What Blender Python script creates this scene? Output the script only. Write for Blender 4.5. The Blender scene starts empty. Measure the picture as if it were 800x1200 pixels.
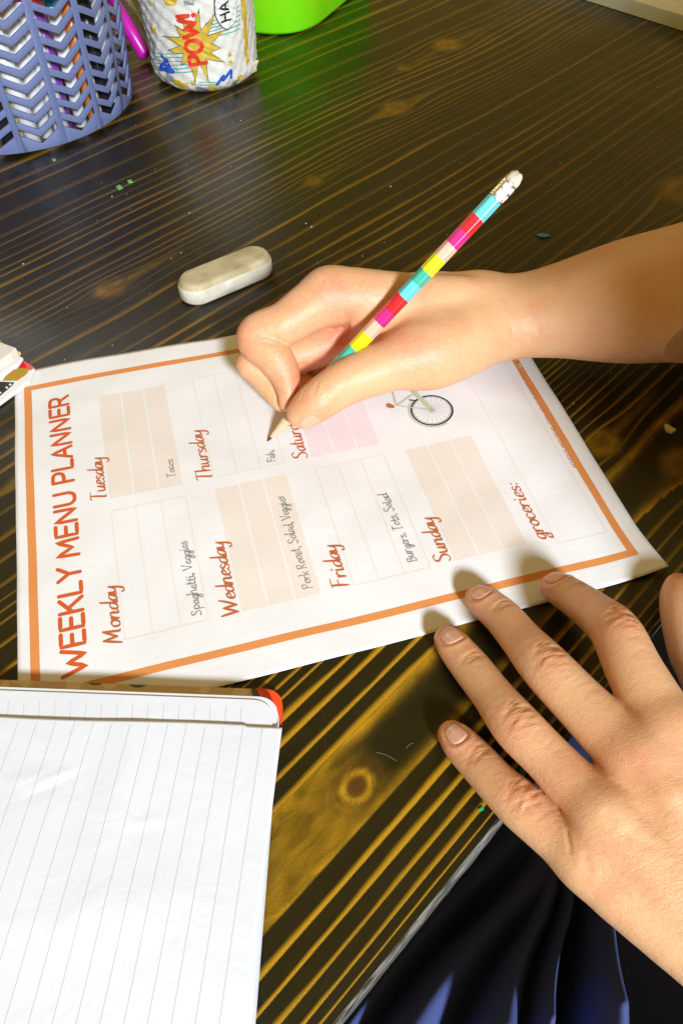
import bpy, math, random
import numpy as np
from mathutils import Vector, Matrix
random.seed(7); RNG = np.random.default_rng(7)
SC = bpy.context.scene
COL = SC.collection
MM = 0.001

# ------------------------------------------------------------------ camera
CAM = np.array([94.209, -137.480, 283.098])
R = np.array([[0.96486757, -0.26260749, -0.00823791],
              [-0.21296903, -0.76335566, -0.60986255],
              [0.15386602, 0.59019102, -0.79246439]])
FPX = 880.0
cd = bpy.data.cameras.new('camera'); cam = bpy.data.objects.new('camera', cd); COL.objects.link(cam)
cd.sensor_fit = 'HORIZONTAL'; cd.sensor_width = 36.0; cd.lens = 36.0 * FPX / 800.0
cd.clip_start = 0.01; cd.clip_end = 50.0
m = Matrix.Identity(4)
for i in range(3):
    m[i][0] = R[0][i]; m[i][1] = -R[1][i]; m[i][2] = -R[2][i]; m[i][3] = CAM[i] * MM
cam.matrix_world = m
SC.camera = cam

# ------------------------------------------------------------------ light
world = bpy.data.worlds.new('World'); SC.world = world; world.use_nodes = True
bg = world.node_tree.nodes['Background']
bg.inputs['Color'].default_value = (1.0, 0.66, 0.15, 1); bg.inputs['Strength'].default_value = 0.38

def area(name, loc, target, size, power, color):
    l = bpy.data.lights.new(name, 'AREA'); l.shape = 'DISK'; l.size = size; l.energy = power; l.color = color
    o = bpy.data.objects.new(name, l); COL.objects.link(o); o.location = Vector(loc) * MM
    o.rotation_euler = (Vector(target) - Vector(loc)).to_track_quat('-Z', 'Y').to_euler()
    return o
area('window_light', (300, -1725, 1200), (150, 0, 0), 0.30, 86.0, (0.80, 0.89, 1.0))
area('far_window_light', (-450, 2600, 1350), (60, 400, 0), 0.9, 9.0, (0.85, 0.93, 1.0))
SC.view_settings.view_transform = 'Standard'; SC.view_settings.look = 'None'
SC.view_settings.exposure = 0.0; SC.view_settings.gamma = 1.0; SC.view_settings.use_curve_mapping = False
SC.cycles.max_bounces = 8

# ------------------------------------------------------------------ helpers
def ray(px, py):
    return R.T @ np.array([(px - 400) / FPX, (py - 600) / FPX, 1.0])
def at(px, py, z=0.0):
    """the point at height z (mm) that is seen at photo pixel px,py"""
    d = ray(px, py); return CAM + d * (z - CAM[2]) / d[2]

def mesh_np(name, V, F, mats, parent=None, smooth=True, fm=None, attrs=None):
    """V Nx3 in mm, F list of polygons or int array"""
    me = bpy.data.meshes.new(name)
    V = np.asarray(V, dtype=np.float64) * MM
    if isinstance(F, np.ndarray):
        n, k = F.shape
        me.vertices.add(len(V)); me.vertices.foreach_set('co', V.ravel())
        me.loops.add(n * k); me.loops.foreach_set('vertex_index', F.ravel().astype(np.int32))
        me.polygons.add(n)
        me.polygons.foreach_set('loop_start', np.arange(0, n * k, k, dtype=np.int32))
        me.polygons.foreach_set('loop_total', np.full(n, k, dtype=np.int32))
        me.update(calc_edges=True)
    else:
        me.from_pydata(V.tolist(), [], [list(f) for f in F]); me.update()
    if not isinstance(mats, (list, tuple)): mats = [mats]
    for mt in mats: me.materials.append(mt)
    me.polygons.foreach_set('use_smooth', np.full(len(me.polygons), smooth, dtype=bool))
    if fm is not None: me.polygons.foreach_set('material_index', np.asarray(fm, dtype=np.int32))
    for k, a in (attrs or {}).items():
        at_ = me.attributes.new(k, 'FLOAT', 'POINT'); at_.data.foreach_set('value', np.asarray(a, dtype=np.float32))
    o = bpy.data.objects.new(name, me); COL.objects.link(o)
    if parent: o.parent = parent
    return o

def tag(o, label=None, cat=None, group=None, kind=None):
    if label: o['label'] = label
    if cat: o['category'] = cat
    if group: o['group'] = group
    if kind: o['kind'] = kind
    return o
def empty(name, label, cat, group=None, loc=(0, 0, 0)):
    o = bpy.data.objects.new(name, None); COL.objects.link(o); o.empty_display_size = 0.02
    o.location = Vector(loc) * MM
    return tag(o, label, cat, group)

class G:  # mesh collector
    def __init__(s): s.V = []; s.F = []; s.M = []
    def add(s, V, F, mi=0):
        b = len(s.V); s.V += [tuple(map(float, v)) for v in V]; s.F += [tuple(b + i for i in f) for f in F]; s.M += [mi] * len(F)
    def build(s, name, mats, parent=None, smooth=True):
        return mesh_np(name, s.V, s.F, mats, parent, smooth, s.M)

def mat(name, color=(.5, .5, .5), rough=.5, **kw):
    mt = bpy.data.materials.new(name); mt.use_nodes = True
    nt = mt.node_tree; p = nt.nodes['Principled BSDF']
    p.inputs['Base Color'].default_value = (*color, 1); p.inputs['Roughness'].default_value = rough
    for k, v in kw.items():
        if k in ('bump', 'mottle'): continue
        p.inputs[k].default_value = v
    N = nt.nodes.new; L = nt.links.new
    if 'mottle' in kw:          # (scale, amount, second colour)
        sc, amt, c2 = kw['mottle']
        tc = N('ShaderNodeTexCoord'); nz = N('ShaderNodeTexNoise'); nz.inputs['Scale'].default_value = sc; nz.inputs['Detail'].default_value = 5
        rp = N('ShaderNodeMapRange'); rp.inputs[1].default_value = .4; rp.inputs[2].default_value = .65; rp.inputs[3].default_value = 0; rp.inputs[4].default_value = amt
        mx = N('ShaderNodeMix'); mx.data_type = 'RGBA'
        L(tc.outputs['Object'], nz.inputs['Vector']); L(nz.outputs['Fac'], rp.inputs[0]); L(rp.outputs[0], mx.inputs[0])
        mx.inputs[6].default_value = (*color, 1); mx.inputs[7].default_value = (*c2, 1); L(mx.outputs[2], p.inputs['Base Color'])
    if 'bump' in kw:            # (scale, strength, distance)
        sc, st, ds = kw['bump']
        tc = N('ShaderNodeTexCoord'); nz = N('ShaderNodeTexNoise'); nz.inputs['Scale'].default_value = sc; nz.inputs['Detail'].default_value = 6
        bp = N('ShaderNodeBump'); bp.inputs['Strength'].default_value = st; bp.inputs['Distance'].default_value = ds
        L(tc.outputs['Object'], nz.inputs['Vector']); L(nz.outputs['Fac'], bp.inputs['Height']); L(bp.outputs[0], p.inputs['Normal'])
    return mt

def math_node(nt, op, a, b=None, c=None):
    n = nt.nodes.new('ShaderNodeMath'); n.operation = op
    for i, v in enumerate((a, b, c)):
        if v is None: continue
        if isinstance(v, (int, float)): n.inputs[i].default_value = v
        else: nt.links.new(v, n.inputs[i])
    return n.outputs[0]

# ------------------------------------------------------------------ smooth value noise (numpy)
def vnoise(x, y, seed=0):
    xi = np.floor(x).astype(np.int64); yi = np.floor(y).astype(np.int64); xf = x - xi; yf = y - yi
    def h(a, b):
        n = (a * 374761393 + b * 668265263 + seed * 1442695041) & 0x7fffffff
        n = ((n ^ (n >> 13)) * 1274126177) & 0x7fffffff
        return ((n ^ (n >> 16)) & 0xffff) / 65535.0
    u = xf * xf * (3 - 2 * xf); v = yf * yf * (3 - 2 * yf)
    return (h(xi, yi) * (1 - u) + h(xi + 1, yi) * u) * (1 - v) + (h(xi, yi + 1) * (1 - u) + h(xi + 1, yi + 1) * u) * v

# =================================================================== TABLE
GA = math.radians(30.8)
gd = np.array([math.cos(GA), math.sin(GA)]); gn = np.array([-math.sin(GA), math.cos(GA)])
def uv_of(px, py):
    p = at(px, py)[:2]; return p @ gd, p @ gn
EDGE_V = np.mean([uv_of(400, 1200)[1], uv_of(590, 960)[1]])

def table_material(worn=False):
    mt = bpy.data.materials.new('worn_edge' if worn else 'stained_pine'); mt.use_nodes = True
    nt = mt.node_tree; p = nt.nodes['Principled BSDF']; N = nt.nodes.new; L = nt.links.new
    def attr(n):
        a = N('ShaderNodeAttribute'); a.attribute_name = n; return a.outputs['Fac']
    geo = N('ShaderNodeTexCoord').outputs['Object']
    rot = N('ShaderNodeMapping'); rot.inputs['Rotation'].default_value = (0, 0, -GA); L(geo, rot.inputs['Vector'])
    st = N('ShaderNodeMapping'); st.inputs['Scale'].default_value = (25, 420, 100); L(rot.outputs[0], st.inputs['Vector'])
    fib = N('ShaderNodeTexNoise'); fib.inputs['Scale'].default_value = 1; fib.inputs['Detail'].default_value = 5; L(st.outputs[0], fib.inputs['Vector'])
    gr = N('ShaderNodeTexNoise'); gr.inputs['Scale'].default_value = 1700; gr.inputs['Detail'].default_value = 4; L(geo, gr.inputs['Vector'])
    big = N('ShaderNodeTexNoise'); big.inputs['Scale'].default_value = 22; big.inputs['Detail'].default_value = 4; L(geo, big.inputs['Vector'])
    ph = math_node(nt, 'ADD', attr('phase'), math_node(nt, 'MULTIPLY', math_node(nt, 'SUBTRACT', gr.outputs['Fac'], .5), .04))
    ph = math_node(nt, 'ADD', ph, math_node(nt, 'MULTIPLY', math_node(nt, 'SUBTRACT', fib.outputs['Fac'], .5), .05))
    fr = math_node(nt, 'FRACT', ph)
    wv = attr('width')
    # line profile: sharp on the one side, fading on the other
    a = N('ShaderNodeMapRange'); L(fr, a.inputs[0]); a.inputs[1].default_value = 0.0; a.inputs[2].default_value = 0.09; a.interpolation_type = 'SMOOTHSTEP'
    b = N('ShaderNodeMapRange'); L(fr, b.inputs[0]); L(wv, b.inputs[2]); b.inputs[1].default_value = 0.10; b.inputs[3].default_value = 1; b.inputs[4].default_value = 0; b.interpolation_type = 'SMOOTHSTEP'
    line = math_node(nt, 'MULTIPLY', a.outputs[0], b.outputs[0])
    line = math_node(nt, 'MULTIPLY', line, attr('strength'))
    gm = math_node(nt, 'MULTIPLY_ADD', gr.outputs['Fac'], 1.3, .35)
    line = math_node(nt, 'MULTIPLY', line, gm)
    md_ = N('ShaderNodeMapping'); md_.inputs['Scale'].default_value = (70, 190, 100); L(rot.outputs[0], md_.inputs['Vector'])
    mid = N('ShaderNodeTexNoise'); mid.inputs['Scale'].default_value = 1; mid.inputs['Detail'].default_value = 5; mid.inputs['Distortion'].default_value = .8; L(md_.outputs[0], mid.inputs['Vector'])
    fl = math_node(nt, 'MULTIPLY', attr('patch'), math_node(nt, 'ADD', math_node(nt, 'MULTIPLY_ADD', math_node(nt, 'SUBTRACT', big.outputs['Fac'], .5), 1.2, .66), math_node(nt, 'MULTIPLY', math_node(nt, 'SUBTRACT', mid.outputs['Fac'], .5), 1.5)))
    fl = math_node(nt, 'MULTIPLY', fl, gm)
    fac = math_node(nt, 'MINIMUM', math_node(nt, 'MAXIMUM', line, fl), 1.0)
    mx = N('ShaderNodeMix'); mx.data_type = 'RGBA'; L(fac, mx.inputs[0])
    mb = N('ShaderNodeMix'); mb.data_type = 'RGBA'; L(math_node(nt, 'MULTIPLY_ADD', math_node(nt, 'ADD', mid.outputs['Fac'], gr.outputs['Fac']), 1.4, -.95), mb.inputs[0]); mb.inputs[6].default_value = (0.0080, 0.0066, 0.0008, 1); mb.inputs[7].default_value = (0.021, 0.0135, 0.002, 1); L(mb.outputs[2], mx.inputs[6])
    mx.inputs[7].default_value = (0.45, 0.232, 0.008, 1)
    m2 = N('ShaderNodeMix'); m2.data_type = 'RGBA'; L(attr('knot'), m2.inputs[0]); L(mx.outputs[2], m2.inputs[6]); m2.inputs[7].default_value = (0.085, 0.030, 0.006, 1)
    out = m2.outputs[2]
    if worn:
        wn = N('ShaderNodeTexNoise'); wn.inputs['Scale'].default_value = 1; wn.inputs['Detail'].default_value = 5; st2 = N('ShaderNodeMapping'); st2.inputs['Scale'].default_value = (90, 1300, 1300); L(rot.outputs[0], st2.inputs['Vector']); L(st2.outputs[0], wn.inputs['Vector'])
        wr = N('ShaderNodeMapRange'); L(wn.outputs['Fac'], wr.inputs[0]); wr.inputs[1].default_value = .30; wr.inputs[2].default_value = .80
        m3 = N('ShaderNodeMix'); m3.data_type = 'RGBA'; L(wr.outputs[0], m3.inputs[0]); L(out, m3.inputs[6]); m3.inputs[7].default_value = (0.33, 0.32, 0.28, 1); out = m3.outputs[2]
    L(out, p.inputs['Base Color'])
    dn = N('ShaderNodeMapRange'); L(big.outputs['Fac'], dn.inputs[0]); dn.inputs[1].default_value = .3; dn.inputs[2].default_value = .7; dn.inputs[3].default_value = .27; dn.inputs[4].default_value = .38
    L(dn.outputs[0], p.inputs['Roughness']); p.inputs['Specular IOR Level'].default_value = .48
    bp = N('ShaderNodeBump'); bp.inputs['Strength'].default_value = .25; bp.inputs['Distance'].default_value = .0004
    hh = math_node(nt, 'MULTIPLY_ADD', fac, 1.0, math_node(nt, 'MULTIPLY', gr.outputs['Fac'], .5)); L(hh, bp.inputs['Height']); L(bp.outputs[0], p.inputs['Normal'])
    return mt

def grain_fields(X, Y):
    U = X * gd[0] + Y * gd[1]; Vv = X * gn[0] + Y * gn[1]
    W = Vv.copy()
    # explicit lines near the bottom (from the photo), measured on one cut across the grain
    ls = [-149.6, -146.2, -140.6, -134.2, -127.6, -118.6, -92.4, -85.0, -76.4, -69.4, -62.2, -57.8, -52.6]
    lo = ls[0]; hi = ls[-1]
    rr = random.Random(3)
    while lo > -260: lo -= rr.uniform(4, 8); ls.insert(0, lo)
    while hi < 900:
        s = 5.6 + 3.0 * math.sin(hi * 0.021) + 1.2 * math.sin(hi * .083)
        s *= 1 + 1.1 * min(1, max(0, (hi - 60) / 120))
        hi += max(3.4 if hi < 60 else 5.2, s * rr.uniform(.6, 1.5)); ls.append(hi)
    ls = np.array(ls); idx = np.arange(len(ls), dtype=float)
    # slow wobble of the rings and the swell round the knots
    amp = np.clip((Vv + 60) / 160, .16, 1)
    W = W + amp * (5.0 * (vnoise(U / 210 + 3, Vv / 120, 1) - .5) * 2 + 1.2 * (vnoise(U / 60, Vv / 60, 2) - .5) * 2)
    flame = np.zeros_like(U); knot = np.zeros_like(U)
    KN = [(418, 922, 7.2, 0, 1.0, 60), (129.5, 337, 9, 5, .8, 45), (464, 126, 11, 8, .7, 60), (706, 519, 8, 5, .9, 45),
          (797, 543, 9, 5, .8, 40), (800, 222, 16, 10, .7, 60), (525, 52, 12, 9, .9, 70), (366, 212, 6, 4, .5, 40), (475, 78, 6, 5, .8, 40), (30, 560, 6, 4, .3, 40)]
    for (kx, ky, kr, push, st, ln) in KN:
        ku, kv = uv_of(kx, ky)
        du = U - ku; dv = Vv - kv
        e = np.exp(-(du / (kr * 2.6)) ** 2 - (dv / (kr * 1.5)) ** 2)
        W = W - np.tanh(dv / (kr * .5)) * push * e
        rad = np.sqrt((du / 1.25) ** 2 + dv ** 2)
        if push:
            flame = np.maximum(flame, st * np.exp(-(rad / kr) ** 4) * .8)
            tail = np.exp(-(dv / 2.4) ** 2) * np.clip(1 - np.abs(du - ln * .35) / ln, 0, 1)
            flame = np.maximum(flame, tail * st * .55)
            knot = np.maximum(knot, .65 * np.exp(-((rad / (kr * .45)) ** 4)))
        else:
            knot = np.maximum(knot, np.exp(-((rad - 0) / 3.3) ** 4) * .95)
            knot = np.maximum(knot, .55 * np.exp(-((rad - 6.2 - 1.0 * np.sin(np.arctan2(dv, du) * 3)) / .55) ** 2))
            knot = np.maximum(knot, .35 * np.exp(-((rad - 8.6 - .8 * np.sin(np.arctan2(dv, du) * 2 + 1)) / .5) ** 2))
            flame = np.maximum(flame, 1.15 * np.exp(-((rad - 4.6) / 1.6) ** 2))
    # the broad pale flame between two ring lines near the bottom of the picture
    ub, vb = uv_of(418, 922)
    vlo, vhi = -118.3, -92.0
    s = np.clip((W - vlo) / (vhi - vlo), 0, 1); inside = (W > vlo) & (W < vhi)
    edge = np.maximum(np.exp(-((1 - s) / .13) ** 2), np.exp(-(s / .10) ** 2) * .9)
    body = np.clip((ub + 16 - U) / 34, 0, 1)
    flame = np.maximum(flame, inside * np.maximum(edge * .95, body * (.62 + .3 * edge)))
    tv = np.arange(-320, 960, .25); tp = np.interp(tv, ls, idx); kk = np.exp(-(np.arange(-12, 13) * .25 / 1.1) ** 2); kk /= kk.sum()
    tp = np.convolve(np.pad(tp, 12, mode='edge'), kk, 'valid'); ph = np.interp(W, tv, tp)
    k = np.floor(ph + .3)
    hsh = np.abs(np.sin(k * 12.9898) * 43758.5453) % 1.0
    far = np.clip(np.maximum((Vv + 25) / 110, (U - 165) / 70), 0, 1)  # far and right grain lines painted weaker, standing in for dimmer light there
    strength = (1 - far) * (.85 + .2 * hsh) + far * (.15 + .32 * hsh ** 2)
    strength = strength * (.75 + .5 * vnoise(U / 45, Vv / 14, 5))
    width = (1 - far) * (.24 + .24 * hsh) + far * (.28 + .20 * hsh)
    width = width * (.65 + .7 * vnoise(U / 38, Vv / 6, 11)) + .05 * (vnoise(U / 7, Vv / 3, 12) - .5)
    strength = np.where((W > vlo) & (W < -95), 0, strength)
    return ph, strength, width, flame, knot

def nonuni(a, b, fa, fb, fine, coarse):
    out = [a]
    while out[-1] < b:
        t = out[-1]; out.append(t + (fine if fa <= t < fb else coarse))
    out[-1] = b; return np.array(out)

def build_table():
    t = empty('dining_table', 'dark stained pine table with raised yellow grain lines, knots and a worn silvery edge', 'table')
    us = nonuni(-500, 1300, -40, 330, 1.2, 3.2); vs = nonuni(EDGE_V + 1.7, 760, EDGE_V, 40, .9, 2.6)
    UU, VV = np.meshgrid(us, vs, indexing='ij')
    X = UU * gd[0] + VV * gn[0]; Y = UU * gd[1] + VV * gn[1]
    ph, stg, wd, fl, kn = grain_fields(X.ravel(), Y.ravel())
    nu, nv = len(us), len(vs)
    I = np.arange(nu * nv).reshape(nu, nv)
    F = np.stack([I[:-1, :-1].ravel(), I[1:, :-1].ravel(), I[1:, 1:].ravel(), I[:-1, 1:].ravel()], 1)
    V = np.stack([X.ravel(), Y.ravel(), np.zeros(nu * nv)], 1)
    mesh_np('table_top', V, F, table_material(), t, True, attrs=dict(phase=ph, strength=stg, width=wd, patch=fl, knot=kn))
    # rounded worn front edge and apron side, with small dents
    ul = np.arange(-500, 1300.1, 1.5)
    prof = [(1.7, 0.0)]
    for k in range(1, 9):
        a = math.pi / 2 * k / 8; prof.append((1.7 - 1.7 * math.sin(a), -1.7 + 1.7 * math.cos(a)))
    prof += [(0, -8), (0, -16), (.6, -26), (2.4, -30), (20, -30)]
    P = []
    for (dv, z) in prof:
        j = (vnoise(ul / 4.0, np.full_like(ul, dv * 3 + z), 9) - .5) * (.9 if z > -5 else .3) * (0 if z == 0 else 1)
        v = EDGE_V + dv + j
        P.append(np.stack([ul * gd[0] + v * gn[0], ul * gd[1] + v * gn[1], np.full_like(ul, z) + (j * .4 if z else 0)], 1))
    P = np.array(P); n1, n2 = P.shape[:2]; I = np.arange(n1 * n2).reshape(n1, n2)
    F = np.stack([I[:-1, :-1].ravel(), I[1:, :-1].ravel(), I[1:, 1:].ravel(), I[:-1, 1:].ravel()], 1)
    ph, stg, wd, fl, kn = grain_fields(P[:, :, 0].ravel(), P[:, :, 1].ravel())
    z0 = np.zeros(n1 * n2)
    tag(mesh_np('table_edge', P.reshape(-1, 3), F, table_material(True), t, True, attrs=dict(phase=ph, strength=z0, width=wd, patch=z0, knot=z0)), 'rounded front edge with the stain worn off to grey')
    # far rim, ends and underside
    g = G(); A = lambda u, v, z: (u * gd[0] + v * gn[0], u * gd[1] + v * gn[1], z)
    for (a, b) in (((-500, EDGE_V + 20), (1300, EDGE_V + 20)),): pass
    g.add([A(-500, 760, 0), A(1300, 760, 0), A(1300, 760, -30), A(-500, 760, -30)], [(0, 1, 2, 3)])
    g.add([A(-500, EDGE_V + 3, -.05), A(-500, 760, -.05), A(-500, 760, -30), A(-500, EDGE_V + 3, -30)], [(0, 1, 2, 3)])
    g.add([A(1300, EDGE_V + 3, -.05), A(1300, 760, -.05), A(1300, 760, -30), A(1300, EDGE_V + 3, -30)], [(0, 1, 2, 3)])
    g.add([A(-500, EDGE_V + 20, -30), A(1300, EDGE_V + 20, -30), A(1300, 760, -30), A(-500, 760, -30)], [(0, 1, 2, 3)])
    g.build('table_underside', mat('underside', (.02, .015, .008), .6), t, False)
build_table()

# dark floor far below the table
g = G(); s = 3500
g.add([(-s, -s, -740), (s, -s, -740), (s, s, -740), (-s, s, -740)], [(0, 1, 2, 3)])
tag(g.build('floor', mat('floor', (.03, .025, .02), .7, mottle=(3, .5, (.05, .04, .03)))), 'dark floor under the table', None, kind='structure')

# =================================================================== LETTERING
def cr(pts, n=6):
    """catmull-rom through the points"""
    P = [np.array(p, float) for p in pts]
    if len(P) < 3: return P
    Q = [2 * P[0] - P[1]] + P + [2 * P[-1] - P[-2]]; out = []
    for i in range(1, len(Q) - 2):
        for k in range(n):
            t = k / n
            out.append(.5 * ((2 * Q[i]) + (-Q[i - 1] + Q[i + 1]) * t + (2 * Q[i - 1] - 5 * Q[i] + 4 * Q[i + 1] - Q[i + 2]) * t * t + (-Q[i - 1] + 3 * Q[i] - 3 * Q[i + 1] + Q[i + 2]) * t ** 3))
    out.append(P[-1]); return out
def pl(s): return [tuple(float(c) for c in q.split(',')) for q in s.split()]
CAPS = {  # advance, strokes (straight unless it starts with ~)
 'W': (1.12, ['0,1 .26,0 .5,.78 .74,0 1,1']), 'E': (.66, ['.52,1 0,1 0,0 .52,0', '0,.52 .44,.52']), 'K': (.74, ['0,0 0,1', '.56,1 0,.45', '.2,.6 .6,0']),
 'L': (.6, ['0,1 0,0 .48,0']), 'Y': (.74, ['0,1 .3,.5 .6,1', '.3,.5 .3,0']), 'M': (.98, ['0,0 .06,1 .4,.25 .74,1 .8,0']), 'N': (.84, ['0,0 0,1 .62,0 .62,1']),
 'U': (.84, ['~0,1 0,.5 .02,.22 .14,.04 .31,0 .48,.04 .6,.22 .62,.5 .62,1']), 'P': (.7, ['0,0 0,1', '~0,1 .25,1 .45,.95 .53,.75 .45,.53 .25,.46 0,.46']),
 'A': (.82, ['0,0 .33,1 .66,0', '.13,.34 .53,.34']), 'R': (.76, ['0,0 0,1', '~0,1 .25,1 .45,.95 .53,.75 .45,.53 .25,.46 0,.46', '.3,.46 .58,0']),
 'D': (.76, ['0,0 0,1', '~0,1 .25,.98 .5,.8 .58,.5 .5,.2 .25,.02 0,0']), 'V': (.74, ['0,1 .3,0 .6,1']), 'T': (.66, ['0,1 .56,1', '.28,1 .28,0']),
 'S': (.66, ['~.5,.85 .3,1 .08,.9 .05,.7 .25,.53 .46,.4 .5,.18 .3,0 .1,.03 0,.16']), 'O': (.9, ['~.36,1 .1,.85 0,.5 .1,.15 .36,0 .62,.15 .72,.5 .62,.85 .36,1']),
 'F': (.62, ['.5,1 0,1 0,0', '0,.52 .42,.52']), '.': (.26, ['.06,0 .08,.03']), 'C': (.78, ['~.62,.85 .4,1 .12,.88 0,.5 .12,.12 .4,0 .62,.15']), ',': (.28, ['.1,.05 .03,-.15']),
 'H': (.8, ['0,0 0,1', '.6,0 .6,1', '0,.52 .6,.52']), '!': (.34, ['.1,1 .08,.35', '.07,.06 .08,0']), 'I': (.3, ['.05,0 .05,1']), 'G': (.85, ['~.62,.85 .4,1 .12,.88 0,.5 .12,.12 .4,0 .62,.15 .62,.45 .4,.45']), ' ': (.30, []),
}
LOW = {
 'a': (.5, ['~.40,.40 .26,.48 .08,.34 .04,.14 .14,.01 .28,.10 .40,.38 .42,.48 .40,.2 .44,.03 .54,.06']),
 'c': (.42, ['~.36,.38 .24,.48 .07,.34 .05,.13 .18,0 .34,.05 .44,.12']), 'd': (.52, ['~.40,.38 .26,.46 .08,.34 .04,.14 .14,.01 .28,.08 .40,.34 .47,1.0', '~.46,.95 .41,.2 .46,.02 .56,.06']),
 'e': (.42, ['~.05,.2 .22,.24 .35,.36 .26,.49 .1,.38 .04,.16 .16,0 .32,.04 .44,.14']), 'g': (.5, ['~.40,.38 .26,.48 .08,.34 .05,.14 .16,.02 .3,.14 .41,.46', '~.41,.46 .37,0 .3,-.34 .12,-.4 .08,-.24 .3,-.05 .52,.08']),
 'h': (.54, ['~.06,1 .05,.5 .03,0', '~.04,.2 .16,.44 .3,.48 .37,.34 .35,.05 .42,0 .54,.08']), 'i': (.26, ['~.08,.46 .07,.12 .13,0 .26,.08', '.11,.68 .12,.72']),
 'k': (.48, ['~.06,1 .05,.5 .03,0', '.38,.46 .06,.2', '~.14,.26 .28,.1 .42,0']), 'l': (.26, ['~.1,1 .07,.5 .08,.08 .16,0 .24,.05']),
 'n': (.56, ['~.04,.46 .05,.2 .03,0', '~.05,.2 .18,.44 .32,.47 .38,.32 .36,.05 .43,0 .56,.1']), 'o': (.48, ['~.24,.48 .08,.38 .04,.16 .16,0 .33,.06 .40,.28 .3,.46 .2,.46 .3,.4 .50,.42']),
 'p': (.5, ['~.07,.46 .05,0 .03,-.42', '~.06,.3 .2,.48 .38,.42 .4,.18 .26,0 .07,.08']), 'r': (.4, ['~.04,.44 .06,.2 .04,0', '~.05,.22 .14,.4 .26,.48 .36,.40']),
 's': (.4, ['~.34,.42 .2,.49 .08,.4 .14,.28 .3,.18 .28,.04 .12,-.01 .02,.06']), 't': (.36, ['~.16,.85 .13,.4 .14,.06 .24,0 .34,.06', '.0,.52 .32,.54']),
 'u': (.54, ['~.04,.46 .04,.14 .14,0 .28,.08 .38,.42', '~.39,.46 .37,.12 .43,0 .55,.08']), 'y': (.52, ['~.04,.46 .04,.2 .14,.06 .28,.14 .40,.44', '~.41,.46 .36,-.05 .28,-.36 .1,-.42 .04,-.28']),
 ',': (.26, ['~.1,.05 .08,-.08 .02,-.18']), ':': (.3, ['.1,.06 .11,.1', '.14,.4 .15,.44']), ' ': (.3, []),
 'M': (.92, ['~.02,0 .1,.55 .16,.98', '~.16,.98 .3,.5 .38,.2', '~.38,.2 .55,.65 .68,.98', '~.68,.98 .68,.5 .7,.06 .82,.02']), 'T': (.62, ['~-.02,.9 .2,.98 .6,.94', '~.3,.96 .26,.5 .2,.02 .34,.0']),
 'W': (1.0, ['~.0,.98 .1,.5 .18,.02', '~.18,.02 .36,.5 .46,.8', '~.46,.8 .54,.4 .60,.02', '~.60,.02 .8,.5 .96,.98']), 'F': (.56, ['~.12,.96 .1,.5 .06,0', '~-.02,.92 .2,.98 .55,.96', '~.08,.52 .3,.55 .44,.54']),
 'S': (.6, ['~.52,.84 .36,.98 .14,.9 .12,.7 .3,.54 .46,.36 .42,.1 .2,0 .02,.12']), 'V': (.56, ['~.0,.9 .12,.4 .2,0', '~.2,0 .38,.5 .5,.95']), 'P': (.54, ['~.08,.9 .06,.4 .03,0', '~.02,.86 .3,.95 .46,.78 .36,.55 .06,.46']),
 'R': (.6, ['~.08,.9 .06,.4 .03,0', '~.02,.86 .3,.95 .46,.78 .34,.55 .08,.48', '~.2,.48 .36,.2 .54,0']), 'B': (.58, ['~.08,.9 .06,.4 .05,0', '~.04,.88 .3,.94 .42,.76 .3,.56 .08,.5', '~.1,.5 .38,.48 .48,.26 .34,.04 .05,.0']),
}
def layout(text, font, length=None, track=0.0, slant=0.0, jit=0.0):
    """strokes in em units (cap height 1)"""
    x = 0; out = []; rr = random.Random(len(text) * 7 + ord(text[0]))
    for ch in text:
        adv, st = font[ch]; jy = rr.uniform(-jit, jit); js = 1 + rr.uniform(-jit, jit)
        for s in st:
            P = cr(pl(s[1:])) if s[0] == '~' else None
            if P is None:
                q = pl(s); P = []
                for a, b in zip(q[:-1], q[1:]):
                    n = 4
                    for k in range(n): P.append((a[0] + (b[0] - a[0]) * k / n, a[1] + (b[1] - a[1]) * k / n))
                P.append(q[-1])
            out.append([(x + (p[0] * js) + slant * p[1], p[1] * js + jy) for p in P])
        x += adv + track
    if length:
        out = [[(p[0] * length[0], p[1]) for p in s] for s in out] if isinstance(length, tuple) else [[(p[0] * length / x, p[1]) for p in s] for s in out]
    return out, x

def ribbon(g, pts, width, surf, z, mi=0, brush=0.0, cap=True):
    """flat stroke laid on a surface; surf(x,y,z)->3d"""
    P = np.array(pts, float)
    keep = [0] + [i for i in range(1, len(P)) if np.linalg.norm(P[i] - P[i - 1]) > 1e-6]; P = P[keep]
    if len(P) < 2: return
    T = np.gradient(P, axis=0); T /= (np.linalg.norm(T, axis=1)[:, None] + 1e-12); Nn = np.stack([-T[:, 1], T[:, 0]], 1)
    n = len(P); w = np.full(n, width)
    if brush is not 0.0 and callable(brush): w = width * np.array([brush(T[i], i / (n - 1)) for i in range(n)])
    V = []; F = []
    for i in range(n):
        zz = z + .0006 * i
        V.append(surf(*(P[i] + Nn[i] * w[i] / 2), zz)); V.append(surf(*(P[i] - Nn[i] * w[i] / 2), zz))
    for i in range(n - 1): F.append((2 * i, 2 * i + 1, 2 * i + 3, 2 * i + 2))
    g.add(V, F, mi)
    if cap:
        for (i, sgn) in ((0, -1), (n - 1, 1)):
            r = w[i] / 2; c = P[i]; a0 = math.atan2(Nn[i][1], Nn[i][0]); K = 6
            ring = [surf(*(c + r * np.array([math.cos(a0 - sgn * math.pi * k / K), math.sin(a0 - sgn * math.pi * k / K)])), z + (.0006 * i)) for k in range(K + 1)]
            g.add([surf(*c, z + .0006 * i)] + ring, [(0, k + 1, k + 2) for k in range(K)], mi)

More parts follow.
